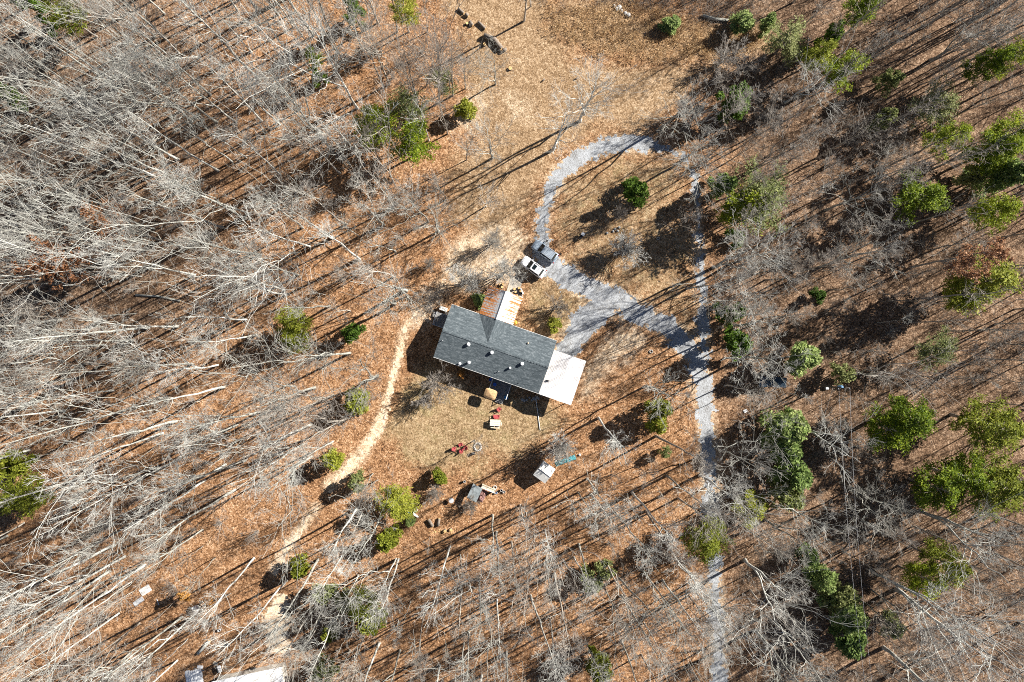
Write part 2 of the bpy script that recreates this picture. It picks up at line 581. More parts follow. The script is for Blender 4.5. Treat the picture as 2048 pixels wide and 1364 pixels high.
DRIVE = [([(1446, 1420), (1438, 1330), (1432, 1200), (1426, 1100), (1420, 1000), (1417, 930), (1412, 850), (1408, 780), (1392, 712), (1340, 658), (1275, 622), (1205, 590), (1150, 562), (1108, 535)],
          [10, 11, 12, 13, 14, 14, 15, 17, 21, 19, 22, 26, 20, 20]),
         ([(1108, 535), (1082, 505), (1084, 452), (1096, 395), (1118, 348), (1160, 312), (1215, 288), (1270, 286), (1315, 294)],
          [18, 17, 13, 13, 13, 13, 15, 16, 8]),
         ([(1315, 294), (1365, 310), (1390, 360), (1396, 430), (1402, 520), (1405, 610), (1406, 700)], [5, 4, 3, 5, 7, 7, 12]),
         ([(1210, 605), (1165, 650), (1132, 700), (1110, 735)], [30, 24, 20, 14])]
PATHS = [([(830, 628), (808, 662), (796, 715), (782, 770), (768, 820), (750, 868), (716, 918), (682, 950), (655, 970)], [2, 2.5, 3.5, 4, 4.5, 6, 9, 9, 6]),
         ([(632, 1015), (606, 1050), (580, 1085), (560, 1115), (548, 1140)], [4, 5, 6, 6, 5]),
         ([(560, 1205), (552, 1245), (560, 1285)], [12, 24, 18])]


def drive_d(X, Y):
    return np.minimum.reduce([seg_dist(X, Y, p, w) for p, w in DRIVE])


def path_d(X, Y):
    return np.minimum.reduce([seg_dist(X, Y, p, w) for p, w in PATHS])


FIELD = [(905, -40), (1100, -40), (1078, 60), (1180, 112), (1330, 132), (1500, 92), (1400, 180), (1330, 268), (1180, 280), (1085, 345), (1060, 430), (985, 480), (900, 440), (890, 340), (965, 280), (935, 150), (905, 60)]
YARD = [(800, 770), (870, 735), (1060, 795), (1145, 840), (1095, 868), (1040, 905), (960, 925), (885, 945), (800, 925), (775, 875)]
BARE = [[(905, 480), (990, 455), (1060, 470), (1050, 540), (1000, 570), (900, 600), (840, 640), (850, 590)],
        [(1225, 668), (1300, 672), (1255, 720), (1205, 735), (1185, 790), (1160, 800), (1180, 725)],
        [(1400, 872), (1412, 866), (1424, 912), (1402, 925), (1396, 900)],
        [(1020, 205), (1060, 205), (1058, 240), (1010, 245)], [(915, 200), (950, 205), (945, 260), (925, 255)]]
MOW = [(1090, 560), (1170, 605), (1135, 660), (1105, 690), (1045, 640), (1050, 590)]
ISLE = [(1130, 350), (1240, 305), (1350, 330), (1385, 480), (1380, 640), (1240, 580), (1130, 520), (1110, 450)]

inner = np.arange(-100, 110.01, 0.45)
gx = np.concatenate([[-1500, -700, -350, -200, -140], inner, [140, 200, 350, 700, 1500]])
gy = np.concatenate([[-1500, -700, -350, -200, -120], np.arange(-72, 74, 0.45), [120, 200, 350, 700, 1500]])
GX, GY = np.meshgrid(gx, gy)
PXX, PYY = NX + GX * F / H, NY - GY * F / H
nz = vnoise(PXX, PYY, 60, 1) * 40 + vnoise(PXX, PYY, 22, 2) * 22 + vnoise(PXX, PYY, 9, 3) * 10
sm = lambda d, w: np.clip(0.5 - d / w, 0, 1)
grass = sm(poly_dist(PXX, PYY, YARD) + nz, 40) * 0.95
grass = np.maximum(grass, sm(poly_dist(PXX, PYY, MOW) + nz, 30) * 0.8)
grass = np.maximum(grass, sm(poly_dist(PXX, PYY, ISLE) + nz * 1.4, 60) * 0.45)
BANK = [(1080, 20), (1130, 8), (1240, 0), (1380, 40), (1510, 60), (1540, 90), (1420, 125), (1300, 126), (1230, 122), (1190, 105), (1140, 92), (1100, 60)]
field = np.maximum(np.maximum(sm(poly_dist(PXX, PYY, FIELD) + nz * 1.2, 50), sm(poly_dist(PXX, PYY, ISLE) + nz, 50) * 0.6), sm(poly_dist(PXX, PYY, BANK) + nz, 40) * .9)
dirt = np.zeros_like(PXX)
for k, pl in enumerate(BARE):
    dirt = np.maximum(dirt, sm(poly_dist(PXX, PYY, pl) + nz * 0.9, 34) * (0.75 if k < 2 else 0.6))
dirt = np.maximum(dirt, sm(path_d(PXX, PYY) - 3 + nz * 0.15, 12) * 0.7)
dirt = np.maximum(dirt, sm(drive_d(PXX, PYY) - 3 + nz * 0.25, 14) * 0.55)
ny_, nx_ = GX.shape
V = np.stack([GX.ravel(), GY.ravel(), np.zeros(GX.size)], 1)
I = np.arange(GX.size).reshape(ny_, nx_)
Q = np.stack([I[:-1, :-1].ravel(), I[:-1, 1:].ravel(), I[1:, 1:].ravel(), I[1:, :-1].ravel()], 1)
gme = np_mesh('ground', V, Q, 'ground')
ca = gme.color_attributes.new('cover', 'FLOAT_COLOR', 'POINT')
ca.data.foreach_set('color', np.stack([grass.ravel(), dirt.ravel(), field.ravel(), np.ones(GX.size)], 1).astype(np.float32).ravel())
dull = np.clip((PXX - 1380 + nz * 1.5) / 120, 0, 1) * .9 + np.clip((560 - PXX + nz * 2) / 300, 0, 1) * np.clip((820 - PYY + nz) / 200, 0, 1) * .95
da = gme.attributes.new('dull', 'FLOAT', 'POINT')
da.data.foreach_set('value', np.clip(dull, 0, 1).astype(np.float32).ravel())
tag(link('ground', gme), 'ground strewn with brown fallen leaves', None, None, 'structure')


def mask_sheet(name, dfun, mat, cell, z, label, x0, x1, y0, y1, nzk):
    xs, ys = np.arange(x0, x1, cell), np.arange(y0, y1, cell)
    X, Y = np.meshgrid(xs, ys)
    cx, cy = NX + (X + cell / 2) * F / H, NY - (Y + cell / 2) * F / H
    nn = vnoise(cx, cy, 40, 15) * 0.8 + vnoise(cx, cy, 20, 11) * 1.2 + vnoise(cx, cy, 10, 12) * 1.2 + vnoise(cx, cy, 4, 13) * 1.4
    keep = (dfun(cx, cy) + nn * nzk) < 0
    iy, ix = np.nonzero(keep)
    ids = {}
    vs, qs = [], []

    def vid(i, j):
        k = ids.get((i, j))
        if k is None:
            k = ids[(i, j)] = len(vs)
            jit = np.random.default_rng(i * 7919 + j).uniform(-.35, .35, 2) * cell
            vs.append((x0 + i * cell + jit[0], y0 + j * cell + jit[1], z))
        return k
    for j, i in zip(iy.tolist(), ix.tolist()):
        qs.append((vid(i, j), vid(i + 1, j), vid(i + 1, j + 1), vid(i, j + 1)))
    me = np_mesh(name, np.array(vs), np.array(qs), mat)
    return tag(link(name, me), label, None, None, 'structure')


mask_sheet('gravel_driveway', drive_d, 'gravel', 0.2, 0.006, 'pale blue grey gravel driveway with a loop', 8, 42, -64, 34, 9)
mask_sheet('dirt_path', path_d, 'dirt', 0.18, 0.004, 'pale worn dirt path curving past the house', -38, -10, -54, 5, 10)

# concrete walk from the porch to the parking spot
wk = MB()
wp = [P(1013, 583), P(1038, 590), P(1045, 560), P(1022, 552)]
wk.slab([p + Vector((0, 0, 0.05)) for p in wp], 0.06)
tag(wk.build('path', 'concrete'), 'pale walk from the rusted porch roof to the cars', None, None, 'structure')

# ------------------------------------------------------------------ house
HC, HR = Vector((1.66, -2.44, 0)), R(-19.2)
L2, W2, ZE, ZR = 9.12, 4.56, 3.1, 4.24
house = thing('house', 'long low house with charcoal shingle roof and rusted porch gable', 'house', HC, HR)
hm = Matrix.Translation(HC) @ Matrix.Rotation(HR, 4, 'Z')
hinv = hm.inverted()


def HL(px, py, z):
    return hinv @ P(px, py, z)


MB().box((0, 0, 1.7), (2 * L2 - 0.7, 2 * W2 - 0.8, 2.6)).build('wall', 'siding', house)
MB().box((0, 0, 0.2), (2 * L2 - 0.8, 2 * W2 - 0.9, 0.4)).build('foundation', 'rock', house)
gb = MB()
for sx in (-1, 1):
    x = sx * (L2 - 0.36)
    gb.add([(x, -W2 + 0.4, 3.0), (x, W2 - 0.4, 3.0), (x, 0, 3.98), (x - sx * .1, -W2 + 0.4, 3.0), (x - sx * .1, W2 - 0.4, 3.0), (x - sx * .1, 0, 3.98)],
           [(0, 1, 2), (5, 4, 3), (0, 2, 5, 3), (1, 4, 5, 2), (0, 3, 4, 1)])
gb.build('gable_wall', 'siding', house)
sl_ = (ZR - ZE) / W2
uvx = lambda v: (v.x, v.y)
rs_ = MB().slab([(-L2, -W2, ZE), (L2, -W2, ZE), (L2, 0, ZR), (-L2, 0, ZR)], 0.14).build('roof', 'shingle', house, uvf=uvx)
rn_ = MB().slab([(-L2, 0.004, ZR), (L2, 0.004, ZR), (L2, W2, ZE), (-L2, W2, ZE)], 0.14).build('roof', 'shingle', house, uvf=uvx)
CU, CW, CZ = -1.45, 2.85, 4.10
va = (ZR - CZ) / sl_
uvy = lambda v: (v.y, v.x)
for s in (-1, 1):
    tri = [(CU, va, CZ + .012), (CU, W2 + .05, CZ + .012), (CU + s * CW, W2 + .05, ZE + .012)]
    if s > 0:
        tri = [tri[0], tri[2], tri[1]]
    MB().slab(tri, 0.10).build('roof', 'shingle', house, uvf=uvy)
rc = MB()
for k in range(36):
    x = -L2 + 0.25 + k * (2 * L2 - 0.5) / 35
    rc.box((x, 0, ZR + 0.012), (0.44, 0.26, 0.015))
rc.build('ridge_cap', 'shingle', house, uvf=uvx)
fa = MB()
for s in (-1, 1):
    fa.box((0, s * (W2 + 0.035), ZE - 0.10), (2 * L2, 0.05, 0.17))
fa.build('fascia', 'trim', house)


def house_window(x, s, w=1.0):
    f = MB()
    y = s * (W2 - 0.38)
    for dz in (-.52, .52):
        f.box((x, y, 1.75 + dz), (w + .1, .08, .08))
    for dx in (-w / 2, w / 2):
        f.box((x + dx, y, 1.75), (.07, .07, 1.0))
    fr = f.build('window', 'trim', house)
    MB().box((x, y, 1.75), (w, .03, 1.0)).build('pane', 'pane', fr)


for x in (-7, -4.4, -0.6, 6.4):
    house_window(x, -1)
for x in (-7, 3.2, 5.4, 7.5):
    house_window(x, 1)
dr = MB().box((2.6, -(W2 - 0.37), 1.45), (0.95, .07, 2.0)).build('door', 'trim', house)
MB().box((2.95, -(W2 - 0.31), 1.4), (.05, .06, .12)).build('handle', 'galv', dr)

# porch gable in rusty sheets
PV0, PV1 = W2 + 0.06, 9.46
pr = MB()
for u in (CU - CW + .15, CU + CW - .15):
    for v in (6.3, 9.25):
        pr.box((u, v, 1.5), (.12, .12, 3.0))
    pr.box((u, 7.0, 2.96), (.12, 4.7, .16))
pr.box((CU, 9.25, 2.96), (2 * CW - .5, .10, .16))
porch = pr.build('porch_roof', 'wood', house)
NS = 6
sw = (PV1 - PV0) / NS
for s in (-1, 1):
    for k in range(NS):
        nb = 6
        vs, fs = [], []
        for i in range(nb * 2 + 1):
            v = PV0 + k * sw + sw * i / (nb * 2)
            dz = 0.05 if i % 2 else 0.0
            dz += 0.004 * (k % 2)
            for t in (0.02, 1.03):
                vs.append((CU + s * CW * t, v, CZ - (CZ - ZE) * t + dz + .02))
        for i in range(nb * 2):
            a = 2 * i
            q = (a, a + 1, a + 3, a + 2)
            fs.append(q if s < 0 else q[::-1])
        mb = MB().add(vs, fs)
        mb.build('roof_sheet', 'rust', porch, uvf=lambda v, s=s: (abs(v.x - CU), v.y + (40 if s > 0 else 0)))
MB().tube([(CU, PV0, CZ + .06), (CU, PV1 + .03, CZ + .06)], .11, 6).build('ridge_flashing', 'galv', porch)
MB().slab([(CU - CW + .2, PV0, .32), (CU + CW - .2, PV0, .32), (CU + CW - .2, 9.2, .32), (CU - CW + .2, 9.2, .32)], .3).build('porch_floor', 'wood_grey', house)


# things on the roof
def roof_z(v):
    return ZR - sl_ * abs(v.y)


def roof_vent(px, py, w=0.5, name='roof_vent'):
    p = HL(px, py, 4.1)
    z = roof_z(p)
    b = MB().box((p.x, p.y, z + .10), (w * .8, w * .8, .3)).build(name, 'white', house)
    MB().lathe([(w * .56, z + .25), (w * .60, z + .31), (w * .4, z + .40), (.05, z + .42)], 8, (p.x, p.y, 0)).build('cap', 'white', b)


for q in ((937, 688.4), (983.5, 705), (1044, 727.4)):
    roof_vent(*q)
roof_vent(1020, 736, 0.34)
for (px, py, h, r, mt) in ((885.4, 680.6, .35, .07, 'galv'), (997.7, 743, .35, .07, 'galv'), (1037, 767, .4, .05, 'black'), (1056.8, 686, .3, .12, 'wood_pale')):
    p = HL(px, py, 4.0)
    MB().tube([(p.x, p.y, roof_z(p) - .1), (p.x, p.y, roof_z(p) + h)], r, 8).build('vent_pipe', mt, house)
for (px, py, zt, zb, r) in ((938, 725, 4.75, 3.2, .19), (919.6, 727.5, 4.35, 0.0, .17)):
    p = HL(px, py, zt)
    ch = MB().tube([(p.x, p.y, zb), (p.x, p.y, zt - .12)], r, 10).build('chimney_pipe', 'galv', house)
    MB().lathe([(r * 1.35, zt - .12), (r * 1.4, zt), (r * .3, zt + .1)], 10, (p.x, p.y, 0)).build('cap', 'white', ch)

# carport
car = thing('carport', 'white metal carport roof against the end of the house', 'carport', hm @ Vector((11.97, -.8, 0)), HR)
cw, cl_, cre = 5.62, 7.66, 0.0
for i in range(6):
    x0 = -cw / 2 + i * cw / 6
    x1 = x0 + cw / 6
    zf = lambda x: 2.95 + 0.45 * (1 - abs(x) / (cw / 2)) + (0.02 if x > 0 else 0)
    vs, fs = [], []
    nb = 4
    for j in range(nb * 3 + 1):
        t = j / (nb * 3)
        x = x0 + (x1 - x0) * t
        rib = 0.018 if j % 3 == 1 else 0.0
        for y in (-cl_ / 2, cl_ / 2):
            vs.append((x, y, zf(x) + rib + .003 * (i % 2)))
    for j in range(nb * 3):
        fs.append((2 * j, 2 * j + 2, 2 * j + 3, 2 * j + 1))
    MB().add(vs, fs).build('roof_panel', 'panel', car)
ed = MB()
for s in (-1, 1):
    ed.box((s * (cw / 2 - .04), 0, 2.87), (.08, cl_ - .1, .12))
ed.build('eave_beam', 'trim', car)
for s in (-1, 1):
    for y in (-3.6, 0, 3.6):
        MB().box((s * (cw / 2 - .15), y, 1.42), (.09, .09, 2.84)).build('post', 'trim', car)
tr = MB()
for y in (-3.75, 3.75):
    tr.add([(-cw / 2 + .1, y, 2.82), (cw / 2 - .1, y, 2.82), (0, y, 3.3), (-cw / 2 + .1, y + .06, 2.82), (cw / 2 - .1, y + .06, 2.82), (0, y + .06, 3.3)],
           [(0, 1, 2), (5, 4, 3), (0, 2, 5, 3), (1, 4, 5, 2), (0, 3, 4, 1)])
tr.build('gable_end', 'trim', car)
ci = (Matrix.Translation(hm @ Vector((11.97, -.8, 0))) @ Matrix.Rotation(HR, 4, 'Z')).inverted()
p = ci @ P(1094.8, 761.5, 3.2)
MB().box((p.x, p.y, 3.16), (.42, .26, .16), R(15)).build('vent', 'black', car)

# air conditioner and side landing
ac = thing('air_conditioner', 'pale twin air conditioner boxes beside the side landing', 'air conditioner', P(886.5, 617.5, .9).xy.to_3d(), HR)
for s in (-1, 1):
    b = MB().box((s * .33, 0, .45), (.6, .62, .9)).build('unit', 'shed_panel', ac)
    MB().torus((s * .33, 0, .905), .2, .02, 12, 4).build('fan_grille', 'black', b)
sd = thing('side_landing', 'small dark side landing with blue grey railings at the house end', 'landing', P(881, 640, .6).xy.to_3d(), HR)
for k in range(12):
    MB().box((0, -1.05 + k * .19, .55), (1.9, .165, .04)).build('board', 'wood_grey', sd)
for (x, y) in ((-.95, -1.1), (-.95, 1.1), (.9, -1.1), (.9, 1.1)):
    MB().box((x, y, .75), (.08, .08, 1.5)).build('post', 'galv', sd)
rl = MB()
rl.box((-.95, 0, 1.5), (.07, 2.2, .06)).box((0, -1.1, 1.5), (1.9, .07, .06)).box((0, 1.1, 1.5), (1.9, .07, .06)).box((-.95, 0, 1.0), (.05, 2.2, .05))
rl.build('railing', 'galv', sd)
MB().box((-1.25, .6, .28), (.5, .9, .06)).build('step', 'wood_grey', sd)

# back deck
DK = Vector((2.9, -6.1, 0))
deck = thing('deck', 'grey board deck with steps in the shade behind the house', 'deck', hm @ DK, HR)
for k in range(16):
    MB().box((0, 1.42 - k * .185, .62), (3.4, .16, .05)).build('board', 'wood_grey', deck)
dp = MB()
for x in (-1.6, 1.6):
    for y in (-1.3, 0, 1.3):
        dp.box((x, y, .8), (.09, .09, 1.6))
dp.build('post', 'wood_grey', deck)
dl = MB()
for x in (-1.6, 1.6):
    dl.box((x, 0, 1.6), (.10, 2.7, .05)).box((x, 0, 1.1), (.05, 2.7, .05))
dl.build('railing', 'trim', deck)
for k in range(3):
    MB().box((.7, -1.62 - k * .28, .48 - k * .16), (1.3, .28, .05)).build('step', 'wood_grey', deck)

# patio umbrella: rounded square tan canopy
up = P(981, 788, 1.95)
um = thing('patio_umbrella', 'tan rounded square patio umbrella beside the deck', 'umbrella', (up.x, up.y, 0), HR)
MB().tube([(0, 0, 0), (0, 0, 2.25)], .03, 8).build('pole', 'wood', um)


def squircle(a, b, z, n=24, e=0.45):
    return [Vector((a * math.copysign(abs(math.cos(t)) ** e, math.cos(t)), b * math.copysign(abs(math.sin(t)) ** e, math.sin(t)), z)) for t in (2 * math.pi * k / n for k in range(n))]


MB().rings([squircle(1.02, .82, 1.72), squircle(1.04, .84, 1.86), squircle(.7, .56, 2.05), squircle(.25, .2, 2.2), squircle(.04, .04, 2.26)]).build('canopy', 'thatch', um)
MB().lathe([(.28, 0), (.28, .07), (.08, .10)], 10).build('base', 'rock', um)

# tubs and drums round the deck
for k, (px, py, r, h, z, mt, lb) in enumerate([
        (989.4, 768.8, .30, .55, .65, 'blue', 'deep blue round tub on the deck nearest the eave'),
        (1012.3, 795.2, .33, .7, 0, 'azure', 'larger light blue drum beside the deck steps'),
        (1012.3, 787, .24, .6, 0, 'azure', 'smaller light blue drum above the larger drum'),
        (981.5, 759.5, .28, .5, 0, 'blue', 'deep blue bucket tucked under the eave beside the deck')]):
    p = P(px, py, z + h)
    t = thing('tub', lb, 'tub', (p.x, p.y, z), 0, 'blue tubs and drums round the deck')
    MB().lathe([(r * .85, 0), (r, h * .5), (r * .96, h)], 14).build('body', mt, t)
    MB().torus((0, 0, h), r * .93, .03, 14, 5).build('rim', mt, t)

# stones below the carport corner
for k in range(9):
    px, py = 1045 + k * 4.7 + random.uniform(-1, 1), 803 - k * 1.2 + random.uniform(-5, 3)
    p = P(px, py)
    tag(MB().rock((0, 0, .12), random.uniform(.2, .33), 40 + k).build('stone', 'rock'), 'grey stone in the row shaded beside the carport corner', 'stone', 'stones in the carport shade').location = p

# pale drain pipe running out of the corner
pp = [P(1071, 791), P(1073, 808), P(1076, 828), P(1078, 846), P(1080, 860)]
tag(MB().tube([q + Vector((0, 0, .08)) for q in pp], .07, 6).build('drain_pipe', 'shed_panel'), 'thin pale drain pipe lying out from the carport corner', 'pipe')


# ------------------------------------------------------------------ vehicles
def suv(name, label, px, py, heading, L, W, paint, ribs, sunroof, group):
    t = thing(name, label, 'car', (P(px, py, 1.0).x, P(px, py, 1.0).y, 0), heading, group)
    h = L / 2

    def plan(x0, x1, w, rf, rr, z, n=6):
        pts = []
        for (cx, cy, r, a0) in ((x1 - rf, w - rf, rf, 0), (x0 + rr, w - rr, rr, 90), (x0 + rr, -w + rr, rr, 180), (x1 - rf, -w + rf, rf, 270)):
            for k in range(n):
                a = R(a0 + 90 * k / (n - 1))
                pts.append(Vector((cx + r * math.cos(a), cy + r * math.sin(a), z)))
        return pts
    w = W / 2
    MB().rings([plan(-h + .12, h - .15, w - .06, .4, .2, .32), plan(-h, h, w, .55, .22, .52), plan(-h + .02, h - .03, w, .55, .22, .82), plan(-h + .10, h - .16, w - .07, .5, .2, 1.0)]).build('body', paint, t, True)
    bx0, bx1, tx0, tx1 = -h + .30, h - 1.25, -h + .72, h - 1.95
    zt = 1.70
    wt = w - .22
    MB().rings([plan(bx0, bx1, w - .06, .12, .1, .99, 4), plan(tx0, tx1, wt, .15, .12, zt, 4)]).build('cabin', paint, t)
    # hood, slightly proud with a centre crease
    hd = MB().rings([plan(bx1 + .02, h - .22, w - .14, .42, .06, 1.0, 5), plan(bx1 + .02, h - .34, w - .24, .36, .05, 1.06, 5)])
    hd.box(((bx1 + h - .35) / 2, .32, 1.065), (1.0, .05, .02)).box(((bx1 + h - .35) / 2, -.32, 1.065), (1.0, .05, .02))
    hd.build('hood', paint, t)

    def lerp(a, b, k):
        return a + (b - a) * k
    g0, g1 = .10, .93

    def face(a, b, off):
        return MB().add([v + Vector(off) for v in (a[0], a[1], b[1], b[0])], [(0, 1, 2, 3)])
    z0, z1 = lerp(.99, zt, g0), lerp(.99, zt, g1)
    xf0, xf1 = lerp(bx1, tx1, g0), lerp(bx1, tx1, g1)
    y0, y1 = lerp(w - .06, wt, g0) - .12, lerp(w - .06, wt, g1) - .10
    face((Vector((xf0, -y0, z0)), Vector((xf0, y0, z0))), (Vector((xf1, -y1, z1)), Vector((xf1, y1, z1))), (.006, 0, .006)).build('windshield', 'glass', t)
    xr0, xr1 = lerp(bx0, tx0, g0), lerp(bx0, tx0, g1)
    face((Vector((xr0, y0, z0)), Vector((xr0, -y0, z0))), (Vector((xr1, y1, z1)), Vector((xr1, -y1, z1))), (-.006, 0, .006)).build('rear_window', 'glass', t)
    for s in (-1, 1):
        xs = [bx0 + .35, -.75, .1, bx1 - .35]
        for k in range(3):
            a0, a1 = xs[k] + .05, xs[k + 1] - .05
            c0 = max(a0, tx0 + .15)
            c1 = min(a1, tx1 - .06)
            yb, yt = s * (lerp(w - .06, wt, g0) + .005), s * (lerp(w - .06, wt, g1) + .005)
            q = [(a0, yb, z0), (a1, yb, z0), (c1, yt, z1), (c0, yt, z1)]
            MB().add(q, [(0, 1, 2, 3) if s < 0 else (3, 2, 1, 0)]).build('side_window', 'glass', t)
        MB().box((bx1 - .25, s * (w + .09), 1.06), (.14, .2, .14)).build('mirror', paint, t)
        MB().tube([(tx0 + .15, s * (wt - .03), zt + .05), (tx1 - .15, s * (wt - .03), zt + .05)], .028, 6).build('roof_rail', 'galv', t)
        MB().box((h - .20, s * (w - .30), .80), (.2, .36, .16)).build('headlight', 'lamp', t)
        MB().box((-h + .04, s * (w - .14), .95), (.14, .16, .3)).build('taillight', 'lamp_red', t)
        for x in (h - .9, -h + .85):
            wh = MB().tube([(x, s * (w - .2), .34), (x, s * (w + .005), .34)], .34, 14).build('wheel', 'rubber', t)
            MB().tube([(x, s * (w - .02), .34), (x, s * (w + .015), .34)], .2, 10).build('rim', 'galv', wh)
    rp = MB().rings([plan(tx0 + .02, tx1 - .02, wt - .02, .14, .1, zt + .002, 4), plan(tx0 + .08, tx1 - .1, wt - .1, .12, .1, zt + .03, 4)])
    roofp = rp.build('roof', paint, t)
    if ribs:
        for k in range(5):
            y = (k - 2) * (wt * 2 - .3) / 5
            MB().box(((tx0 + tx1) / 2, y, zt + .035), (tx1 - tx0 - .4, .035, .02)).build('rib', 'galv', roofp)
    if sunroof:
        MB().box((tx1 - .5, 0, zt + .034), (.62, .85, .012)).build('sunroof', 'glass', roofp)
    MB().box((-h - .03, 0, .55), (.16, W - .3, .24)).build('rear_bumper', paint, t)
    return t


suv('parked_suv', 'grey SUV with ribbed roof parked at the gravel edge', 1089.8, 501.8, R(144.3), 4.72, 1.86, 'paint_grey', True, False, 'SUVs parked near the house')
suv('parked_suv', 'white SUV with dark sunroof partly under bare twigs', 1066.0, 533.5, R(144.1), 4.45, 1.80, 'paint_white', False, True, 'SUVs parked near the house')


# ------------------------------------------------------------------ sheds
def px_frame(a, b):
    d = P(*b) - P(*a)
    return math.atan2(d.y, d.x)


def gable_shed(name, label, cat, cx, cy, zc, rz, lx, ly, ze, zr, roofmat, wallmat, npan):
    p = P(cx, cy, zc)
    t = thing(name, label, cat, (p.x, p.y, 0), rz)
    MB().box((0, 0, ze / 2), (lx - .3, ly - .4, ze)).build('wall', wallmat, t)
    g = MB()
    for s in (-1, 1):
        x = s * (lx / 2 - .17)
        g.add([(x, -ly / 2 + .2, ze - .02), (x, ly / 2 - .2, ze - .02), (x, 0, zr - .07), (x - s * .06, -ly / 2 + .2, ze - .02), (x - s * .06, ly / 2 - .2, ze - .02), (x - s * .06, 0, zr - .07)],
              [(0, 1, 2), (5, 4, 3), (0, 2, 5, 3), (1, 4, 5, 2), (0, 3, 4, 1)])
    g.build('gable_wall', wallmat, t)
    for s in (-1, 1):
        for k in range(npan):
            x0, x1 = -lx / 2 + k * lx / npan, -lx / 2 + (k + 1) * lx / npan - .012
            dz = .004 * (k % 2)
            q = [(x0, 0, zr + dz), (x0, s * ly / 2, ze + dz), (x1, s * ly / 2, ze + dz), (x1, 0, zr + dz)]
            MB().slab(q if s < 0 else q[::-1], .04).build('roof_panel', roofmat, t)
    MB().tube([(-lx / 2, 0, zr + .02), (lx / 2, 0, zr + .02)], .05, 5).build('ridge_cap', roofmat, t)
    d = MB().box((lx / 2 - .13, 0, ze * .43), (.05, .9, ze * .82)).build('door', 'wood', t)
    MB().box((lx / 2 - .09, .3, ze * .45), (.04, .05, .12)).build('handle', 'black', d)
    return t


gable_shed('garden_shed', 'small white roofed garden shed at the woods edge', 'shed', 1088.7, 944.5, 2.3, R(-36.4), 2.45, 2.95, 2.1, 2.62, 'shed_panel', 'wood', 3)

# low lean-to of grey sheets
ls = thing('lean_to_shed', 'low lean-to roofed with five weathered grey metal sheets', 'shed', P(949.2, 986.3, 1.7).xy.to_3d(), R(-25))
for k in range(5):
    y0 = 1.28 - k * .51
    MB().slab([(-.85, y0 - .5, 1.45), (.85, y0 - .5, 1.95), (.85, y0, 1.95), (-.85, y0, 1.45)], .03).build('roof_sheet', 'grey_panel', ls).location.z = .004 * (k % 2)
for x, z in ((-.75, 1.42), (.75, 1.88)):
    for y in (-1.15, 1.15):
        MB().box((x, y, z / 2), (.1, .1, z)).build('post', 'wood', ls)
MB().box((-.72, 0, .7), (.05, 2.2, 1.4)).build('wall', 'wood', ls)

# beam frame beside it, heap, tyre, pots
bf = thing('timber_frame', 'pale timber beam frame reaching out from the grey lean-to', 'frame', P(977, 977, .8).xy.to_3d(), R(-23))
MB().box((0, .28, .9), (2.5, .16, .12)).build('beam', 'wood_pale', bf)
MB().box((0, -.28, .92), (2.5, .1, .12)).build('beam', 'trim', bf)
for x in (-1.15, 1.15):
    MB().box((x, 0, .45), (.1, .5, .9)).build('trestle', 'wood', bf)
MB().box((0, 0, .88), (2.2, .42, .03)).build('plank', 'wood_pale', bf)


def heap(name, label, cat, mat, px, py, lx, ly, h, rz, seed, n=14, m=8):
    g = np.random.default_rng(seed)
    vs, fs = [], []
    for i in range(n + 1):
        for j in range(m + 1):
            u, v = i / n * 2 - 1, j / m * 2 - 1
            e = max(0, 1 - abs(u) ** 2.5) * max(0, 1 - abs(v) ** 2.5)
            vs.append((u * lx / 2 * (1 + g.uniform(-.06, .06)), v * ly / 2 * (1 + g.uniform(-.1, .1)), .02 + h * e * g.uniform(.55, 1.1)))
    for i in range(n):
        for j in range(m):
            a = i * (m + 1) + j
            fs.append((a, a + m + 1, a + m + 2, a + 1))
    o = MB().add(vs, fs).build(name, mat)
    o.location = P(px, py)
    o.rotation_euler.z = rz
    return tag(o, label, cat)


heap('cloth_heap', 'faded purple brown heap beside the grey lean-to roof', 'heap', 'purple', 961, 990, 1.7, 2.2, .9, R(-25), 3)
heap('blue_tarp', 'long crumpled turquoise tarp on the ground beyond the garden shed', 'tarp', 'tarp', 1131, 921, 3.6, .85, .45, R(20), 5, 22, 8)
heap('sheet_heap', 'flattened white sheeting heap in the junk by the white metal roof', 'sheeting', 'white', 388, 1354, 2.9, 2.4, .4, R(10), 8)


def ring_tyre(px, py, r, label, mat='old_tyre', z=.1):
    o = MB().torus((0, 0, z), r, r * .32, 16, 6).build('tyre', mat)
    o.location = P(px, py)
    tag(o, label, 'tyre', 'old tyres lying about')


ring_tyre(990, 974.6, .27, 'pale old tyre above the end of the timber frame')
ring_tyre(1302, 703, .25, 'lone pale tyre ring on leaves near the driveway bend')
ring_tyre(1035.7, 581.3, .25, 'pale tyre ring among cut logs by the rusted porch')
ring_tyre(1041.5, 590.5, .22, 'smaller tyre ring at the corner of the rusted porch')
ring_tyre(1316, 477, .22, 'small grey ring lying between long tree shadows')

for (px, py, r, h, mt, lb) in [(1008, 984, .22, .35, 'stone', 'pale pot at the far end of the timber frame'), (1003, 981, .2, .4, 'black', 'black pot beside the pale pot near the timber frame'),
                               (929, 963.5, .2, .5, 'stone', 'small pale rimmed bucket above the grey lean-to'), (993, 986, .18, .4, 'azure', 'blue grey pail under the timber frame end'),
                               (456.5, 1290, .28, .5, 'rock', 'grey bucket with dark board near the bare soil'), (438, 1261, .25, .4, 'rock', 'dark grey pail on leaves near the fallen pale post')]:
    p = P(px, py, h)
    t = thing('bucket', lb, 'bucket', (p.x, p.y, 0))
    MB().lathe([(r * .75, 0), (r, h), (r * .85, h), (r * .7, h * .4)], 12).build('body', mt, t)
    MB().torus((0, 0, h), r * .95, .025, 12, 4).build('rim', 'galv', t)

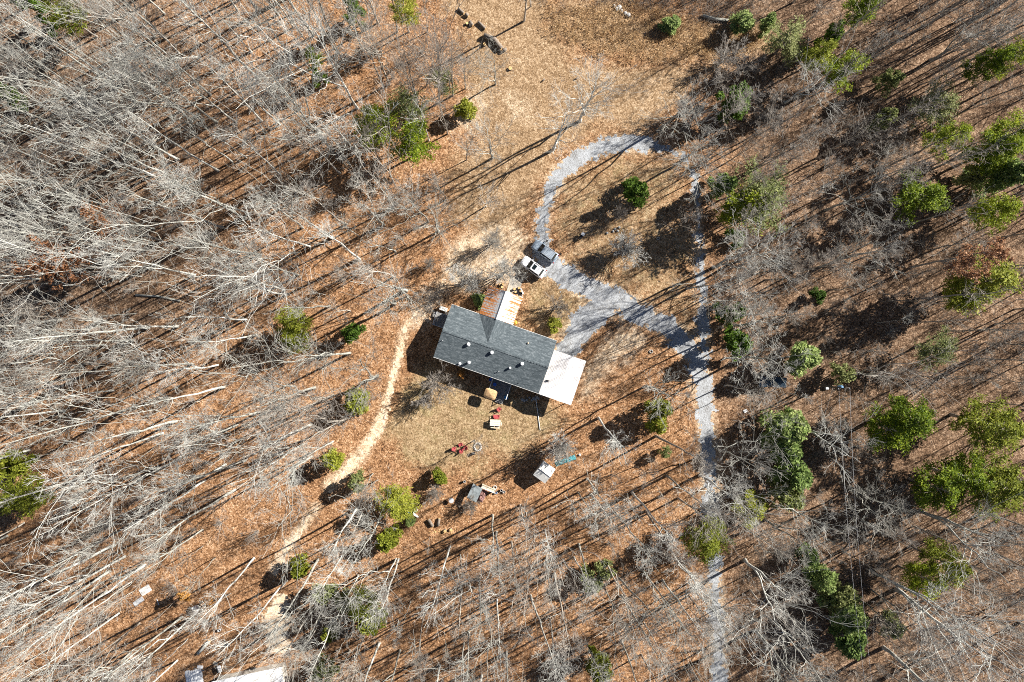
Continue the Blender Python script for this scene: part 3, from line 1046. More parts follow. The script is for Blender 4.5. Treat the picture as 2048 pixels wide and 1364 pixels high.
# round metal table
rt = thing('round_table', 'small round pale table in the shadow of the grey lean-to', 'table', P(902.6, 1001, .7).xy.to_3d())
MB().lathe([(.42, .68), (.44, .70), (.44, .73), (.1, .74)], 16).build('tabletop', 'galv', rt)
for k in range(4):
    MB().tube([(.3 * math.cos(k * 1.57), .3 * math.sin(k * 1.57), 0), (.1 * math.cos(k * 1.57), .1 * math.sin(k * 1.57), .7)], .025, 5).build('leg', 'galv', rt)

# dark lean-to in the eastern trees
dl_ = thing('open_shelter', 'dark blue grey shelter roof past the driveway, deep shade in its colour', 'shelter', P(1546, 764, 1.9).xy.to_3d(), R(-3))
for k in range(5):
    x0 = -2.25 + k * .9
    MB().slab([(x0, -.85, 1.75), (x0 + .88, -.85, 1.75), (x0 + .88, .85, 2.05), (x0, .85, 2.05)], .03).build('roof_sheet', 'shade_tinted_panel', dl_).location.z = .004 * (k % 2)
for x in (-2.1, 0, 2.1):
    for y, z in ((-.75, 1.74), (.75, 2.0)):
        MB().box((x, y, z / 2), (.1, .1, z)).build('post', 'wood', dl_)

# white metal roof at the picture edge
bl = thing('outbuilding', 'white metal roofed building beside the junk pile', 'building', P(500, 1385, 2.8).xy.to_3d(), R(12))
MB().box((0, 0, 1.3), (11.2, 5.2, 2.6)).build('wall', 'siding', bl)
for s in (-1, 1):
    for k in range(12):
        x0 = -5.9 + k * .985
        q = [(x0, 0, 3.35), (x0, s * 2.95, 2.6), (x0 + .965, s * 2.95, 2.6), (x0 + .965, 0, 3.35)]
        MB().slab(q if s < 0 else q[::-1], .04).build('roof_panel', 'white', bl).location.z = .004 * (k % 2)
MB().tube([(-5.9, 0, 3.38), (5.9, 0, 3.38)], .08, 5).build('ridge_cap', 'white', bl)
gw = MB()
for s in (-1, 1):
    x = s * 5.55
    gw.add([(x, -2.6, 2.58), (x, 2.6, 2.58), (x, 0, 3.26), (x - s * .1, -2.6, 2.58), (x - s * .1, 2.6, 2.58), (x - s * .1, 0, 3.26)],
           [(0, 1, 2), (5, 4, 3), (0, 2, 5, 3), (1, 4, 5, 2), (0, 3, 4, 1)])
gw.build('gable_wall', 'siding', bl)


# ------------------------------------------------------------------ garden furniture and clutter
def armchair(px, py, rz, label, group, wide=0.62, k=1.0):
    t = thing('garden_chair', label, 'chair', P(px, py, .5).xy.to_3d(), rz, group)
    t.scale = (.82, .82, .82)
    MB().box((0.02, 0, .38), (.55 * k, wide, .05), 0, Matrix.Rotation(R(8), 3, 'Y')).build('seat', 'red', t)
    b = MB()
    n = 5
    for i in range(n):
        y = -wide / 2 + (i + .5) * wide / n
        b.box((-.36 * k, y, .70), (.04, wide / n - .025, .80 - .10 * abs(i - 2)), 0, Matrix.Rotation(R(-22), 3, 'Y'))
    b.build('backrest', 'red', t)
    for s in (-1, 1):
        MB().box((.02, s * (wide / 2 + .07), .58), (.66 * k, .11, .035)).build('armrest', 'red', t)
        MB().box((.28 * k, s * (wide / 2 + .07), .29), (.07, .05, .58)).build('leg', 'red', t)
        MB().box((-.24 * k, s * (wide / 2 + .05), .26), (.07, .05, .52)).build('leg', 'red', t)


armchair(998.4, 819.4, R(-35), 'lone red garden chair turned toward the deck', 'red garden chairs')
armchair(993, 832.5, R(90), 'wide red bench chair against the pale table', 'red garden chairs', 1.05, .9)
armchair(921.5, 889.8, R(-70), 'red garden chair at the far side of the four by the fire pit', 'red garden chairs')
armchair(908.5, 898.6, R(-10), 'red garden chair farthest from the fire pit stones', 'red garden chairs')
armchair(930.5, 896.2, R(160), 'red garden chair closest to the fire pit stones', 'red garden chairs')
armchair(922.2, 901.6, R(100), 'red garden chair nearest the woods of the four together', 'red garden chairs')

tb = thing('plank_table', 'pale plank table next to the red bench on the lawn', 'table', P(990.5, 845.5, .75).xy.to_3d(), R(-4))
for k in range(6):
    MB().box((0, -.45 + k * .18, .74), (1.75, .165, .04)).build('plank', 'wood_pale' if k % 2 else 'shed_panel', tb)
for x in (-.75, .75):
    for y in (-.4, .4):
        MB().box((x, y, .36), (.07, .07, .72)).build('leg', 'wood', tb)
MB().box((.05, -.85, .42), (1.5, .24, .04)).build('bench', 'wood_pale', tb)
MB().box((1.05, -.15, .5), (.18, .5, .35)).build('side_shelf', 'wood_pale', tb)

# fire pit ring
fcx, fcy = 955.5, 893.5
for k in range(13):
    a = 2 * math.pi * k / 13
    p = P(fcx + 6.5 * math.cos(a), fcy + 7.5 * math.sin(a))
    o = MB().rock((0, 0, .1), .14 + .06 * ((k * 7) % 3) / 2, 70 + k).build('stone', 'stone')
    o.location = p
    tag(o, 'pale stone in the ring of the fire pit', 'stone', 'fire pit stones')
bx = thing('black_box', 'small black box on the lawn near the fire pit', 'box', P(946.4, 907, .3).xy.to_3d(), R(20))
MB().box((0, 0, .2), (.62, .42, .4)).build('body', 'black', bx)
MB().box((0, 0, .415), (.66, .46, .035)).build('lid', 'black', bx)

# grill cart
gc = thing('grill_cart', 'white lidded grill cart standing alone by branch shadows', 'grill', P(1164, 471, .7).xy.to_3d(), R(55))
MB().box((.28, 0, .72), (.5, .56, .34)).build('lid', 'white', gc)
MB().box((-.28, 0, .6), (.6, .5, .12)).build('shelf', 'black', gc)
for x in (-.5, .45):
    for y in (-.2, .2):
        MB().box((x, y, .3), (.05, .05, .6)).build('leg', 'black', gc)
for y in (-.25, .25):
    MB().tube([(.45, y - .02, .12), (.45, y + .02, .12)], .12, 10).build('wheel', 'rubber', gc)


# chickens
def chicken(px, py, rz, label):
    t = thing('chicken', label, 'chicken', P(px, py), rz, 'black chickens by the SUVs')
    MB().rings([[Vector((x, ry * math.cos(a), z + rz_ * math.sin(a))) for a in (2 * math.pi * k / 10 for k in range(10))]
                for x, ry, rz_, z in ((-.30, .02, .08, .46), (-.22, .06, .08, .38), (-.08, .13, .13, .30), (.08, .13, .13, .29), (.17, .08, .10, .33), (.22, .045, .05, .42), (.25, .035, .035, .48), (.29, .035, .035, .50), (.32, .01, .01, .50))]).build('body', 'feather', t, True)
    MB().box((.275, 0, .55), (.09, .015, .05)).build('comb', 'comb', t)
    MB().tube([(.315, 0, .495), (.36, 0, .485)], [.014, .003], 5).build('beak', 'yellow', t)
    for s in (-1, 1):
        MB().box((-.02, s * .135, .32), (.24, .03, .14)).build('wing', 'feather', t)
        MB().tube([(.01, s * .05, .19), (.02, s * .05, .0)], .012, 5).box((.04, s * .05, .008), (.1, .05, .012)).build('leg', 'yellow', t)


chicken(1093.2, 482.6, R(40), 'black chicken ahead of the grey SUV bonnet')
chicken(1107, 500.8, R(110), 'black chicken close against the grey SUV side')
chicken(1120.4, 508.8, R(200), 'black chicken behind the tail of the grey SUV')


# logs, stumps, firewood
def log(px0, py0, px1, py1, r, label, group, mat='log', bend=0.0):
    a, b = P(px0, py0), P(px1, py1)
    m_ = (a + b) / 2
    d = (b - a)
    t = thing('log', label, 'log', m_, 0, group)
    side = Vector((-d.y, d.x, 0)).normalized() * bend
    pts = [a - m_ + Vector((0, 0, r)), Vector((0, 0, r)) + side, b - m_ + Vector((0, 0, r))]
    MB().tube(pts, [r * 1.05, r, r * .92], 10).build('bark', mat, t, True)
    dn = d.normalized()
    for s, e in ((-1, pts[0]), (1, pts[2])):
        MB().tube([e, e + dn * s * .02], r * .9, 10).build('cut_end', 'cut_wood', t)
    return t


LG = 'sawn logs at the top of the clearing'
log(917, 18.6, 928, 27.5, .22, 'sawn log lying farthest out at the top of the clearing', LG)
log(931, 29, 937, 34, .26, 'short thick log piece second along the row in the clearing', LG)
log(956.5, 45, 971, 58.5, .24, 'straight log with orange cut end above the big log', LG)
log(968, 73, 1003, 99, .42, 'biggest curved log in the clearing row', LG, 'log', .5)
log(1005, 103, 1013, 99, .30, 'stubby dark log across the end of the biggest log', LG)
log(939, 44, 946, 52, .25, 'dark log chunk in the middle of the clearing row', LG)
log(857, 1038, 866, 1052, .28, 'thick dark log below the lean-to, in the sun gap', 'dark logs below the lean-to')
log(876, 1051, 879, 1036, .24, 'thinner dark log beside the thick one below the lean-to', 'dark logs below the lean-to')
log(272, 590, 362, 602, .16, 'long pale fallen stick on leaves beyond the path', 'fallen poles', 'bark_pale', .3)
log(420, 1281, 397, 1306, .26, 'thick pale fallen post near the junk pile', 'fallen poles', 'bark_pale')
log(453, 1293, 468, 1283, .06, 'thin dark pole lying beside the grey bucket', 'fallen poles')
log(448, 150, 449, 168, .09, 'short dark pole on a sunlit leaf patch in the upper woods', 'fallen poles')
log(1456, 42, 1404, 32, .24, 'pale fallen trunk lying in the brush of the bank', 'fallen poles', 'bark_pale', .2)
log(1480, 843, 1476, 856, .3, 'short pale sawn block beside the driveway in the shade edge', 'fallen poles', 'wood_pale')
log(1084, 163, 1090, 158, .12, 'small dark log alone in the clearing, nearer the logs', 'small dark logs in the clearing')
log(1150, 159, 1156, 156, .12, 'small dark log alone in the clearing, nearer the bank', 'small dark logs in the clearing')


def stump(px, py, r, h, label, group):
    t = thing('stump', label, 'stump', P(px, py, h).xy.to_3d(), 0, group)
    MB().lathe([(r * 1.12, 0), (r, h * .5), (r * .97, h)], 12).build('bark', 'log', t)
    MB().lathe([(r * .93, h), (r * .9, h + .012)], 12).build('cut_top', 'cut_wood', t)


SG = 'sawn rounds and stumps'
stump(969, 88, .26, .45, 'orange topped round beside the biggest log', SG)
stump(934, 46, .24, .35, 'pinkish sawn round beside the dark log chunk', SG)
stump(1020.5, 136, .33, .3, 'pale stump alone in the clearing below the big log', SG)
stump(890, 1062.6, .27, .45, 'larger orange round in the chips below the lean-to', SG)
stump(901.5, 1060, .24, .4, 'smaller orange round in the chips below the lean-to', SG)
for k, (px, py) in enumerate([(1000, 569), (1004, 574), (1006, 568), (1001, 576), (1029, 578), (1031, 584), (1026, 586), (1038, 576), (1041, 582), (1034, 590)]):
    stump(px, py, .17 + .05 * ((k * 5) % 3) / 2, .3 + .12 * (k % 3), 'firewood round stacked by the walk at the rusted porch' if k < 4 else 'firewood round on the car side of the rusted porch walk', 'firewood rounds by the porch' if k < 4 else 'firewood rounds beside the porch walk')
ch_ = MB()
for k in range(60):
    p = P(random.gauss(888, 12), random.gauss(1063, 2.5))
    ch_.box((p.x, p.y, .03), (random.uniform(.08, .25), random.uniform(.05, .12), .05), random.uniform(0, 3))
tag(ch_.build('wood_chips', 'cut_wood'), 'scattered fresh wood chips around the sawn rounds', None, None, 'stuff')


# boards, boxes, sheets
def board(name, label, cat, px, py, lx, ly, h, rz, mat, group=None, z=.0):
    p = P(px, py, z + h)
    o = MB().box((0, 0, h / 2), (lx, ly, h)).build(name, mat)
    o.location = (p.x, p.y, z + .004)
    o.rotation_euler.z = rz
    return tag(o, label, cat, group)


wb = thing('wheelbarrow', 'long upturned pale barrow on blue frame beside a pine', 'wheelbarrow', P(827, 1028, .4).xy.to_3d(), R(-35))
MB().rings([[Vector((x, y, z)) for x, y in ((-.2, -.22), (1.0, -.15), (1.0, .15), (-.2, .22))] for z in (.4,)] + [[Vector((x, y, .55)) for x, y in ((-.1, -.12), (.9, -.08), (.9, .08), (-.1, .12))]]).build('tray', 'shed_panel', wb)
for s in (-1, 1):
    MB().tube([(-.9, s * .28, .35), (.4, s * .15, .32)], .03, 6).build('handle', 'azure', wb)
    MB().box((-.1, s * .2, .17), (.05, .05, .34)).build('leg', 'black', wb)
MB().tube([(.75, -.05, .18), (.75, .05, .18)], .18, 10).build('wheel', 'rubber', wb)
cb = thing('crate', 'pale grey crate beside the upturned barrow', 'crate', P(830.4, 1020.5, .5).xy.to_3d(), R(15))
MB().box((0, 0, .22), (.62, .55, .44)).build('body', 'shed_panel', cb)
MB().box((0, 0, .45), (.5, .42, .03)).build('lid', 'rock', cb)
fz = thing('chest_freezer', 'white chest freezer standing alone among leaves in the woods', 'freezer', P(388.5, 1221.5, 1.0).xy.to_3d(), R(-72))
MB().box((0, 0, .44), (1.15, .62, .86)).build('body', 'white', fz)
MB().box((0, 0, .91), (1.18, .65, .08)).build('lid', 'white', fz)
MB().box((0, -.34, .85), (.3, .03, .04)).build('handle', 'black', fz)
board('metal_sheet', 'larger white metal sheet lying in the woods above the freezer', 'sheet', 290.5, 1180.5, 1.9, 1.2, .05, R(32), 'shed_panel', 'metal sheets lying in the woods')
board('metal_sheet', 'bluish metal sheet half buried in branches below the larger sheet', 'sheet', 277, 1203, 1.9, .8, .05, R(35), 'galv', 'metal sheets lying in the woods')
board('plank', 'thin white plank near the two metal sheets', 'plank', 315.5, 1204, 1.1, .1, .05, R(-70), 'white', 'loose boards in the junk')
board('plank', 'white panel board by the junk pile', 'plank', 400, 1334, .95, .5, .05, R(-5), 'white', 'loose boards in the junk')
board('plank', 'tan square board near the pale cushion in the junk pile', 'plank', 431, 1327, .8, .55, .06, R(-25), 'wood_pale', 'loose boards in the junk')
board('plank', 'long thin grey board by the white sheeting heap', 'plank', 398, 1339, 1.8, .14, .04, R(-15), 'wood_grey', 'loose boards in the junk')
board('plank', 'long tan board out to the side of the junk pile', 'plank', 452, 1338, 2.0, .1, .04, R(-3), 'wood_pale', 'loose boards in the junk')
board('plank', 'white board standing among firewood by the rusted porch', 'plank', 1044, 582, 1.0, .22, .5, R(-65), 'white', 'loose boards in the junk')
board('plank', 'lone white litter board past the driveway in the sun', 'plank', 1491, 822, .6, .5, .1, R(30), 'white', 'loose boards in the junk')
cu = thing('cushion_seat', 'pale blue cushioned seat tipped over in the junk pile', 'seat', P(438, 1339, .5).xy.to_3d(), R(-70))
MB().box((0, 0, .25), (1.1, .5, .25)).build('cushion', 'white', cu)
MB().box((0, -.32, .35), (1.1, .14, .6)).build('backrest', 'black', cu)
dk = thing('tool_box', 'dark blue box beside the white metal roof', 'box', P(504, 1339, .4).xy.to_3d(), R(20))
MB().box((0, 0, .2), (1.0, .42, .4)).build('body', 'black', dk)
MB().box((-.42, 0, .42), (.2, .3, .05)).build('lid', 'galv', dk)
yb = MB().rock((0, 0, .25), .38, 501, .8).build('feed_bag', 'yellow')
yb.location = P(1030.8, 645.5)
tag(yb, 'yellow bag slumped at the corner where rusted porch meets house', 'bag')
wt_ = MB().rock((0, 0, .15), .22, 502).build('stone', 'white')
wt_.location = P(1159, 909)
tag(wt_, 'white stone at the far end of the turquoise tarp', 'stone')
for k, (px, py) in enumerate([(1228, 12), (1233, 18), (1238, 15), (1243, 22), (1250, 27), (1256, 31)]):
    o = MB().rock((0, 0, .15), .25 + .1 * (k % 3), 90 + k).build('stone', 'stone')
    o.location = P(px, py)
    tag(o, 'pale rubble stone on the brushy bank', 'stone', 'rubble stones on the bank')
for k, (px, py) in enumerate([(1230, 458), (1235, 462), (1226, 463), (1238, 455), (1214, 466)]):
    o = MB().rock((0, 0, .12), .22, 190 + k).build('stone', 'rock')
    o.location = P(px, py)
    tag(o, 'dark grey stone under the darker bare shrub', 'stone', 'stones under the shrub')
tag(MB().box((0, 0, .25), (.5, .4, .5)).build('crate', 'galv'), 'small grey crate below the utility pole wires', 'crate').location = P(1652, 776)
lw = MB().rock((0, 0, .1), .2, 503).build('stone', 'white')
lw.location = P(183, 1319)
tag(lw, 'small white stone alone deep in the lower woods', 'stone')

# utility pole, transformer, wires
pb = P(1626, 768)
up_ = thing('utility_pole', 'dark utility pole with pale blue transformer in the woods', 'utility pole', pb)
MB().tube([(0, 0, 0), (.1, 0, 10.0)], [.17, .12], 10).build('pole', 'pole', up_)
MB().box((.1, 0, 9.4), (2.0, .1, .12), R(8)).build('crossarm', 'pole', up_)
MB().lathe([(.25, 7.6), (.28, 7.7), (.28, 8.5), (.2, 8.62), (.05, 8.65)], 12, (.42, .12, 0)).build('transformer', 'transformer', up_)
for x in (-.75, .95):
    MB().lathe([(.06, 9.46), (.08, 9.55), (.03, 9.66)], 8, (x + .1, .03 * x, 0)).build('insulator', 'white', up_)
for s, x in ((0, -.65), (1, 1.05)):
    a = Vector((pb.x + x, pb.y, 9.66))
    e0 = P(1733 + 14 * s, 1390, 9.4)
    pts = [a.lerp(e0, k / 14) + Vector((0, 0, -1.1 * 4 * (k / 14) * (1 - k / 14))) for k in range(15)]
    tag(MB().tube(pts, .022, 5).build('power_line', 'wire'), 'thin power line running from the pole, ' + ('transformer side' if s else 'side nearer the driveway'), 'power line', 'power lines')


# ------------------------------------------------------------------ trees: generators
def norm(a):
    return a / np.maximum(np.linalg.norm(a, axis=-1, keepdims=True), 1e-9)


def prisms(pts, rad, n):
    """pts (m,K,3) rad (m,K) -> verts, quads of n-sided segments"""
    m, K, _ = pts.shape
    d = np.empty_like(pts)
    d[:, :-1] = pts[:, 1:] - pts[:, :-1]
    d[:, -1] = d[:, -2]
    d = norm(d)
    ref = np.where(np.abs(d[..., 2:3]) > .9, np.array([1., .2, .1]), np.array([.2, .1, 1.]))
    a = norm(np.cross(d, ref))
    b = np.cross(d, a)
    ang = 2 * np.pi * np.arange(n) / n
    ring = pts[:, :, None, :] + rad[:, :, None, None] * (np.cos(ang)[None, None, :, None] * a[:, :, None, :] + np.sin(ang)[None, None, :, None] * b[:, :, None, :])
    Vv = ring.reshape(-1, 3)
    idx = np.arange(m * K * n).reshape(m, K, n)
    j = (np.arange(n) + 1) % n
    q = np.stack([idx[:, :-1, :], idx[:, :-1, j], idx[:, 1:, j], idx[:, 1:, :]], -1).reshape(-1, 4)
    return Vv, q


def spawn(g, pts, rad, c, t0, t1, ang, lf, K, rs, up, wig, rmin, lmin=0.2, lmax=99):
    m, Kp, _ = pts.shape
    t = np.sort(g.uniform(t0, t1, (m, c)), 1)
    f = t * (Kp - 1)
    i0 = np.minimum(f.astype(int), Kp - 2)
    w = (f - i0)[..., None]
    rows = np.arange(m)[:, None]
    p0, p1 = pts[rows, i0], pts[rows, i0 + 1]
    pos = p0 + (p1 - p0) * w
    tan = norm(p1 - p0)
    r = (rad[rows, i0] * (1 - w[..., 0]) + rad[rows, i0 + 1] * w[..., 0]) * rs
    plen = np.linalg.norm(pts[:, 1:] - pts[:, :-1], axis=-1).sum(1)[:, None]
    L = np.clip(plen * g.uniform(lf[0], lf[1], (m, c)) * (1.15 - .75 * t), lmin, lmax)
    rv = norm(np.cross(tan, norm(g.normal(size=(m, c, 3)))))
    a = g.uniform(ang[0], ang[1], (m, c, 1))
    d = tan * np.cos(a) + rv * np.sin(a)
    s = np.linspace(0, 1, K)[None, None, :, None]
    bend = g.normal(size=(m, c, 1, 3)) * wig
    bend[..., 2] += up
    out = pos[:, :, None, :] + L[:, :, None, None] * (s * d[:, :, None, :] + s * s * bend)
    kink = g.normal(size=out.shape) * (.022 * L[:, :, None, None]) * (s > 0) * wig / .15
    out = out + kink
    R_ = np.maximum(r[..., None] * (1 - .75 * np.linspace(0, 1, K)), rmin)
    return out.reshape(m * c, K, 3), R_.reshape(m * c, K)


def cat(parts):
    Vs, Qs, o = [], [], 0
    for v, q in parts:
        Vs.append(v)
        Qs.append(q + o)
        o += len(v)
    return np.concatenate(Vs), np.concatenate(Qs)


def trunk_line(g, h, r, wander, K=12, fork=1, forkz=.4):
    z = np.linspace(0, 1, K)
    base = np.zeros((1, K, 3))
    base[0, :, 2] = z * h
    w = np.cumsum(g.normal(size=(K, 2)) * wander, 0)
    base[0, :, :2] = w - w[0]
    rad = (r * (1 - .82 * z))[None]
    rad[0, 0] *= 1.25
    return base, rad


def bare_tree(seed, h=24, r=.2, clear=.45, nl=18, lang=(.35, .8), llen=(.16, .30), spread=.22, dens=(6, 4, 1), bark='bark_pale', twig='twig_pale', wander=.07, fork=0, thin=1.0):
    g = np.random.default_rng(seed)
    tp, tr_ = trunk_line(g, h, r, wander)
    A = [prisms(tp, tr_, 7)]
    stems, srad = tp, tr_
    if fork:
        fp, fr = spawn(g, tp, tr_, fork, clear * .5, clear, (.18, .42), (.65, .9), 9, .75, .35, .12, .03)
        A.append(prisms(fp, fr, 6))
    lp, lr = spawn(g, tp, tr_, nl, clear, .98, lang, llen, 6, .47, spread, .15, .022)
    if fork:
        l2, r2 = spawn(g, fp, fr, max(5, nl // (fork + 1)), .25, 1.0, lang, (llen[0] * 1.3, llen[1] * 1.4), 6, .6, spread, .15, .022)
        lp, lr = np.concatenate([lp, l2]), np.concatenate([lr, r2])
    A.append(prisms(lp, lr, 4))
    sp, sr = spawn(g, lp, lr, dens[0], .22, 1.0, (.35, .9), (.28, .5), 4, .55, .12, .18, .013 * thin)
    A.append(prisms(sp, sr, 3))
    t3, r3 = spawn(g, sp, sr, dens[1], .2, 1.0, (.3, .9), (.3, .6), 3, .6, .08, .2, .0095 * thin, .35, 1.5)
    B = [prisms(t3, r3, 3)]
    if dens[2]:
        t4, r4 = spawn(g, t3, r3, dens[2], .3, 1.0, (.3, .9), (.4, .8), 2, .7, .05, .15, .008 * thin, .3, .9)
        B.append(prisms(t4, r4, 3))
    v, q = cat(A)
    v2, q2 = cat(B)
    return np_mesh('trunk', v, q, bark, True), np_mesh('crown', v2, q2, twig)


def bare_shrub(seed, h=5, stems=14, ang=.6, dens=(6, 5, 3), bark='twig_grey', twig='twig_grey', r=.05, thin=1.0):
    g = np.random.default_rng(seed)
    K = 7
    th = g.uniform(0, 2 * np.pi, stems)
    a = g.uniform(.05, ang, stems)
    d = np.stack([np.cos(th) * np.sin(a), np.sin(th) * np.sin(a), np.cos(a)], 1)
    L = h * g.uniform(.75, 1.1, stems)
    s = np.linspace(0, 1, K)
    pts = d[:, None, :] * (s[None, :, None] * L[:, None, None])
    pts = pts + g.normal(size=pts.shape) * .03 * h * s[None, :, None]
    pts[:, 0, :2] += np.stack([np.cos(th), np.sin(th)], 1) * .12
    rad = np.maximum(r * (1 - .85 * s)[None, :].repeat(stems, 0), .012)
    A = [prisms(pts, rad, 5)]
    lp, lr = spawn(g, pts, rad, dens[0], .2, 1.0, (.3, .8), (.25, .5), 4, .6, .1, .15, .012 * thin)
    A.append(prisms(lp, lr, 3))
    sp, sr = spawn(g, lp, lr, dens[1], .2, 1.0, (.3, .8), (.35, .6), 3, .6, .1, .15, .009 * thin, .25, 1.2)
    B = [prisms(sp, sr, 3)]
    if dens[2]:
        t4, r4 = spawn(g, sp, sr, dens[2], .25, 1.0, (.3, .8), (.4, .8), 2, .7, .05, .15, .008 * thin, .2, .8)
        B.append(prisms(t4, r4, 3))
    v, q = cat(A)
    v2, q2 = cat(B)
    return np_mesh('stems', v, q, bark, True), np_mesh('twigs', v2, q2, twig)


def leaf_quads(g, c, size, aspect=.45, up=.0):
    """one leaf quad per centre, random orientation"""
    n = len(c)
    d = norm(g.normal(size=(n, 3)) * np.array([1, 1, .55]) + np.array([0, 0, up * .25]))
    e = norm(np.cross(d, g.normal(size=(n, 3)) * np.array([.6, .6, 1.0])))
    sz = size * g.uniform(.6, 1.3, (n, 1))
    a, b = d * sz, e * sz * aspect
    Vv = np.stack([c - b * .3, c + a * .5 - b, c + a, c + a * .5 + b], 1).reshape(-1, 3)
    return Vv, np.arange(4 * n).reshape(n, 4)


def pine(seed, h=14, cr=3.2, cb=.35, whorls=11, tufts=7, per=28, leaf=.34, mat='pine', flat=0.9, gap=.0):
    g = np.random.default_rng(seed)
    tp, tr_ = trunk_line(g, h, .17, .06)
    A = [prisms(tp, tr_, 7)]
    cs = []
    lim_p, lim_r = [], []
    for w in range(whorls):
        f = w / (whorls - 1)
        z = h * (cb + (1 - cb) * f ** .9) * .985
        Rw = cr * (1 - f ** 1.7 * .88) * (.62 + .38 * min(1, f / .25)) * g.uniform(.8, 1.12)
        nb = int(g.integers(4, 7)) if f < .9 else 3
        th0 = g.uniform(0, 6.28)
        for k in range(nb):
            if g.random() < gap:
                continue
            th = th0 + 6.28 * k / nb + g.normal() * .25
            Lr = Rw * g.uniform(.5, 1.3)
            s = np.linspace(0, 1, 5)
            x, y = np.interp(z, tp[0, :, 2], tp[0, :, 0]), np.interp(z, tp[0, :, 2], tp[0, :, 1])
            pt = np.stack([x + np.cos(th) * Lr * s, y + np.sin(th) * Lr * s, z + Lr * (.12 * s + .22 * s * s * (f - .1))], 1)
            lim_p.append(pt)
            lim_r.append(.05 * (1 - .8 * s))
            nt_ = max(2, int(tufts * Lr / 2.2 + .5))
            for q in range(nt_):
                t = .38 + .62 * (q + g.random() * .8) / nt_
                c = pt[0] + (pt[-1] - pt[0]) * t
                lat = np.array([-np.sin(th), np.cos(th), 0]) * g.normal() * .34 * Lr * t * .6
                cs.append(c + lat + np.array([0, 0, g.normal() * .12]))
    A.append(prisms(np.array(lim_p), np.array(lim_r), 4))
    cs = np.array(cs)
    cen = np.repeat(cs, per, 0)
    off = g.normal(size=cen.shape) * np.array([.24, .24, .13]) * cr / 3.2
    v2, q2 = leaf_quads(g, cen + off, leaf, .2, .6)
    v, q = cat(A)
    return np_mesh('trunk', v, q, 'bark_grey', True), np_mesh('crown', v2, q2, mat)


def dense_evergreen(seed, h=7, cr=2.2, n=5200, leaf=.26, mat='cedar', lumps=26, cone=.6):
    g = np.random.default_rng(seed)
    tp, tr_ = trunk_line(g, h * .9, .12, .04)
    # lumpy ovoid/cone crown: leaves around lump centres
    lc, lr = [], []
    for k in range(lumps):
        f = g.random() ** .8
        th = g.uniform(0, 6.28)
        rr = cr * (1 - cone * f) * g.uniform(.35, .85)
        lc.append((np.cos(th) * rr, np.sin(th) * rr, h * (.12 + .82 * f)))
        lr.append(cr * g.uniform(.22, .42) * (1 - .35 * f))
    lc, lr = np.array(lc), np.array(lr)
    idx = g.integers(0, lumps, n)
    d = norm(g.normal(size=(n, 3)))
    c = lc[idx] + d * lr[idx][:, None] * g.uniform(.5, 1.05, (n, 1)) * np.array([1, 1, .9])
    c[:, 2] = np.maximum(c[:, 2], .12)
    v2, q2 = leaf_quads(g, c, leaf, .42, .5)
    v, q = prisms(tp, tr_, 6)
    return np_mesh('trunk', v, q, 'bark_grey', True), np_mesh('crown', v2, q2, mat)


def leafy_tree(seed, mat='brownleaf', h=20, **k):
    g = np.random.default_rng(seed + 999)
    a, b = bare_tree(seed, h=h, **k)
    co = np.empty(len(b.vertices) * 3, dtype=np.float32)
    b.vertices.foreach_get('co', co)
    co = co.reshape(-1, 3)
    pick = co[g.integers(0, len(co), 5200)] + g.normal(size=(5200, 3)) * .1
    v, q = leaf_quads(g, pick, .26, .45, .2)
    lm = np_mesh('leaves', v, q, mat)
    return a, b, lm


TALL_PALE = [bare_tree(100 + k, h=24 + (k % 3) * 1.5, r=.15 + .025 * (k % 3), clear=[.5, .38, .58, .45, .33][k % 5], nl=[16, 20, 14, 18, 22][k % 5], llen=[(.16, .28), (.2, .34), (.15, .26), (.18, .32), (.2, .36)][k % 5], fork=[0, 1, 0, 2, 1][k % 5]) for k in range(7)]
TALL_GREY = [bare_tree(140 + k, h=23, r=.14 + .025 * (k % 3), clear=[.42, .3, .52, .36, .45][k % 5], nl=[18, 22, 16, 20, 18][k % 5], llen=[(.18, .3), (.22, .36), (.16, .28), (.2, .34), (.2, .32)][k % 5], fork=[0, 2, 0, 1, 1][k % 5], bark='bark_grey', twig='twig_grey', dens=(6, 4, 1)) for k in range(6)]
OPEN = [bare_tree(180 + k, h=15, r=.23 if k in (1, 2) else .18, clear=.28, nl=14, lang=(.6, 1.15), llen=(.36, .58), spread=.22, wander=.08, dens=(7, 5, 1), fork=k % 2, bark='bark_pale', twig='twig_pale') for k in range(5)]
SMALL = [bare_tree(220 + k, h=10, r=.11, clear=.25, nl=13, lang=(.5, 1.0), llen=(.28, .5), dens=(5, 4, 2), bark='bark_grey', twig='twig_grey', wander=.08) for k in range(5)]
SAP = [bare_tree(260 + k, h=9 + k % 3, r=.065, clear=.35, nl=11, lang=(.4, .9), llen=(.18, .34), dens=(4, 3, 0), bark='bark_pale' if k % 2 else 'bark_grey', twig='twig_pale' if k % 2 else 'twig_grey', wander=.07) for k in range(6)]
SHRUB = [bare_shrub(300 + k, 5, 18, .62, (7, 5, 3), thin=1.5) for k in range(4)]
USHRUB = [bare_shrub(310 + k, 5, 12, .7, (5, 4, 2)) for k in range(4)]
SHRUB_PALE = [bare_shrub(320 + k, 5, 26, .62, (8, 5, 3), 'twig_pale', 'twig_pale', .04, 1.6) for k in range(2)]
FUZZY = [bare_shrub(340 + k, 7, 12, .45, (10, 7, 3), 'twig_pale', 'twig_pale', .07, 1.5) for k in range(3)]
PINES = [pine(400 + k, gap=.15 + .08 * (k % 3), whorls=10) for k in range(5)]
PINES_L = [pine(420 + k, mat='lime', gap=.25) for k in range(2)]
PINES_F = [pine(430 + k, mat='faded', per=18, gap=.2) for k in range(3)]
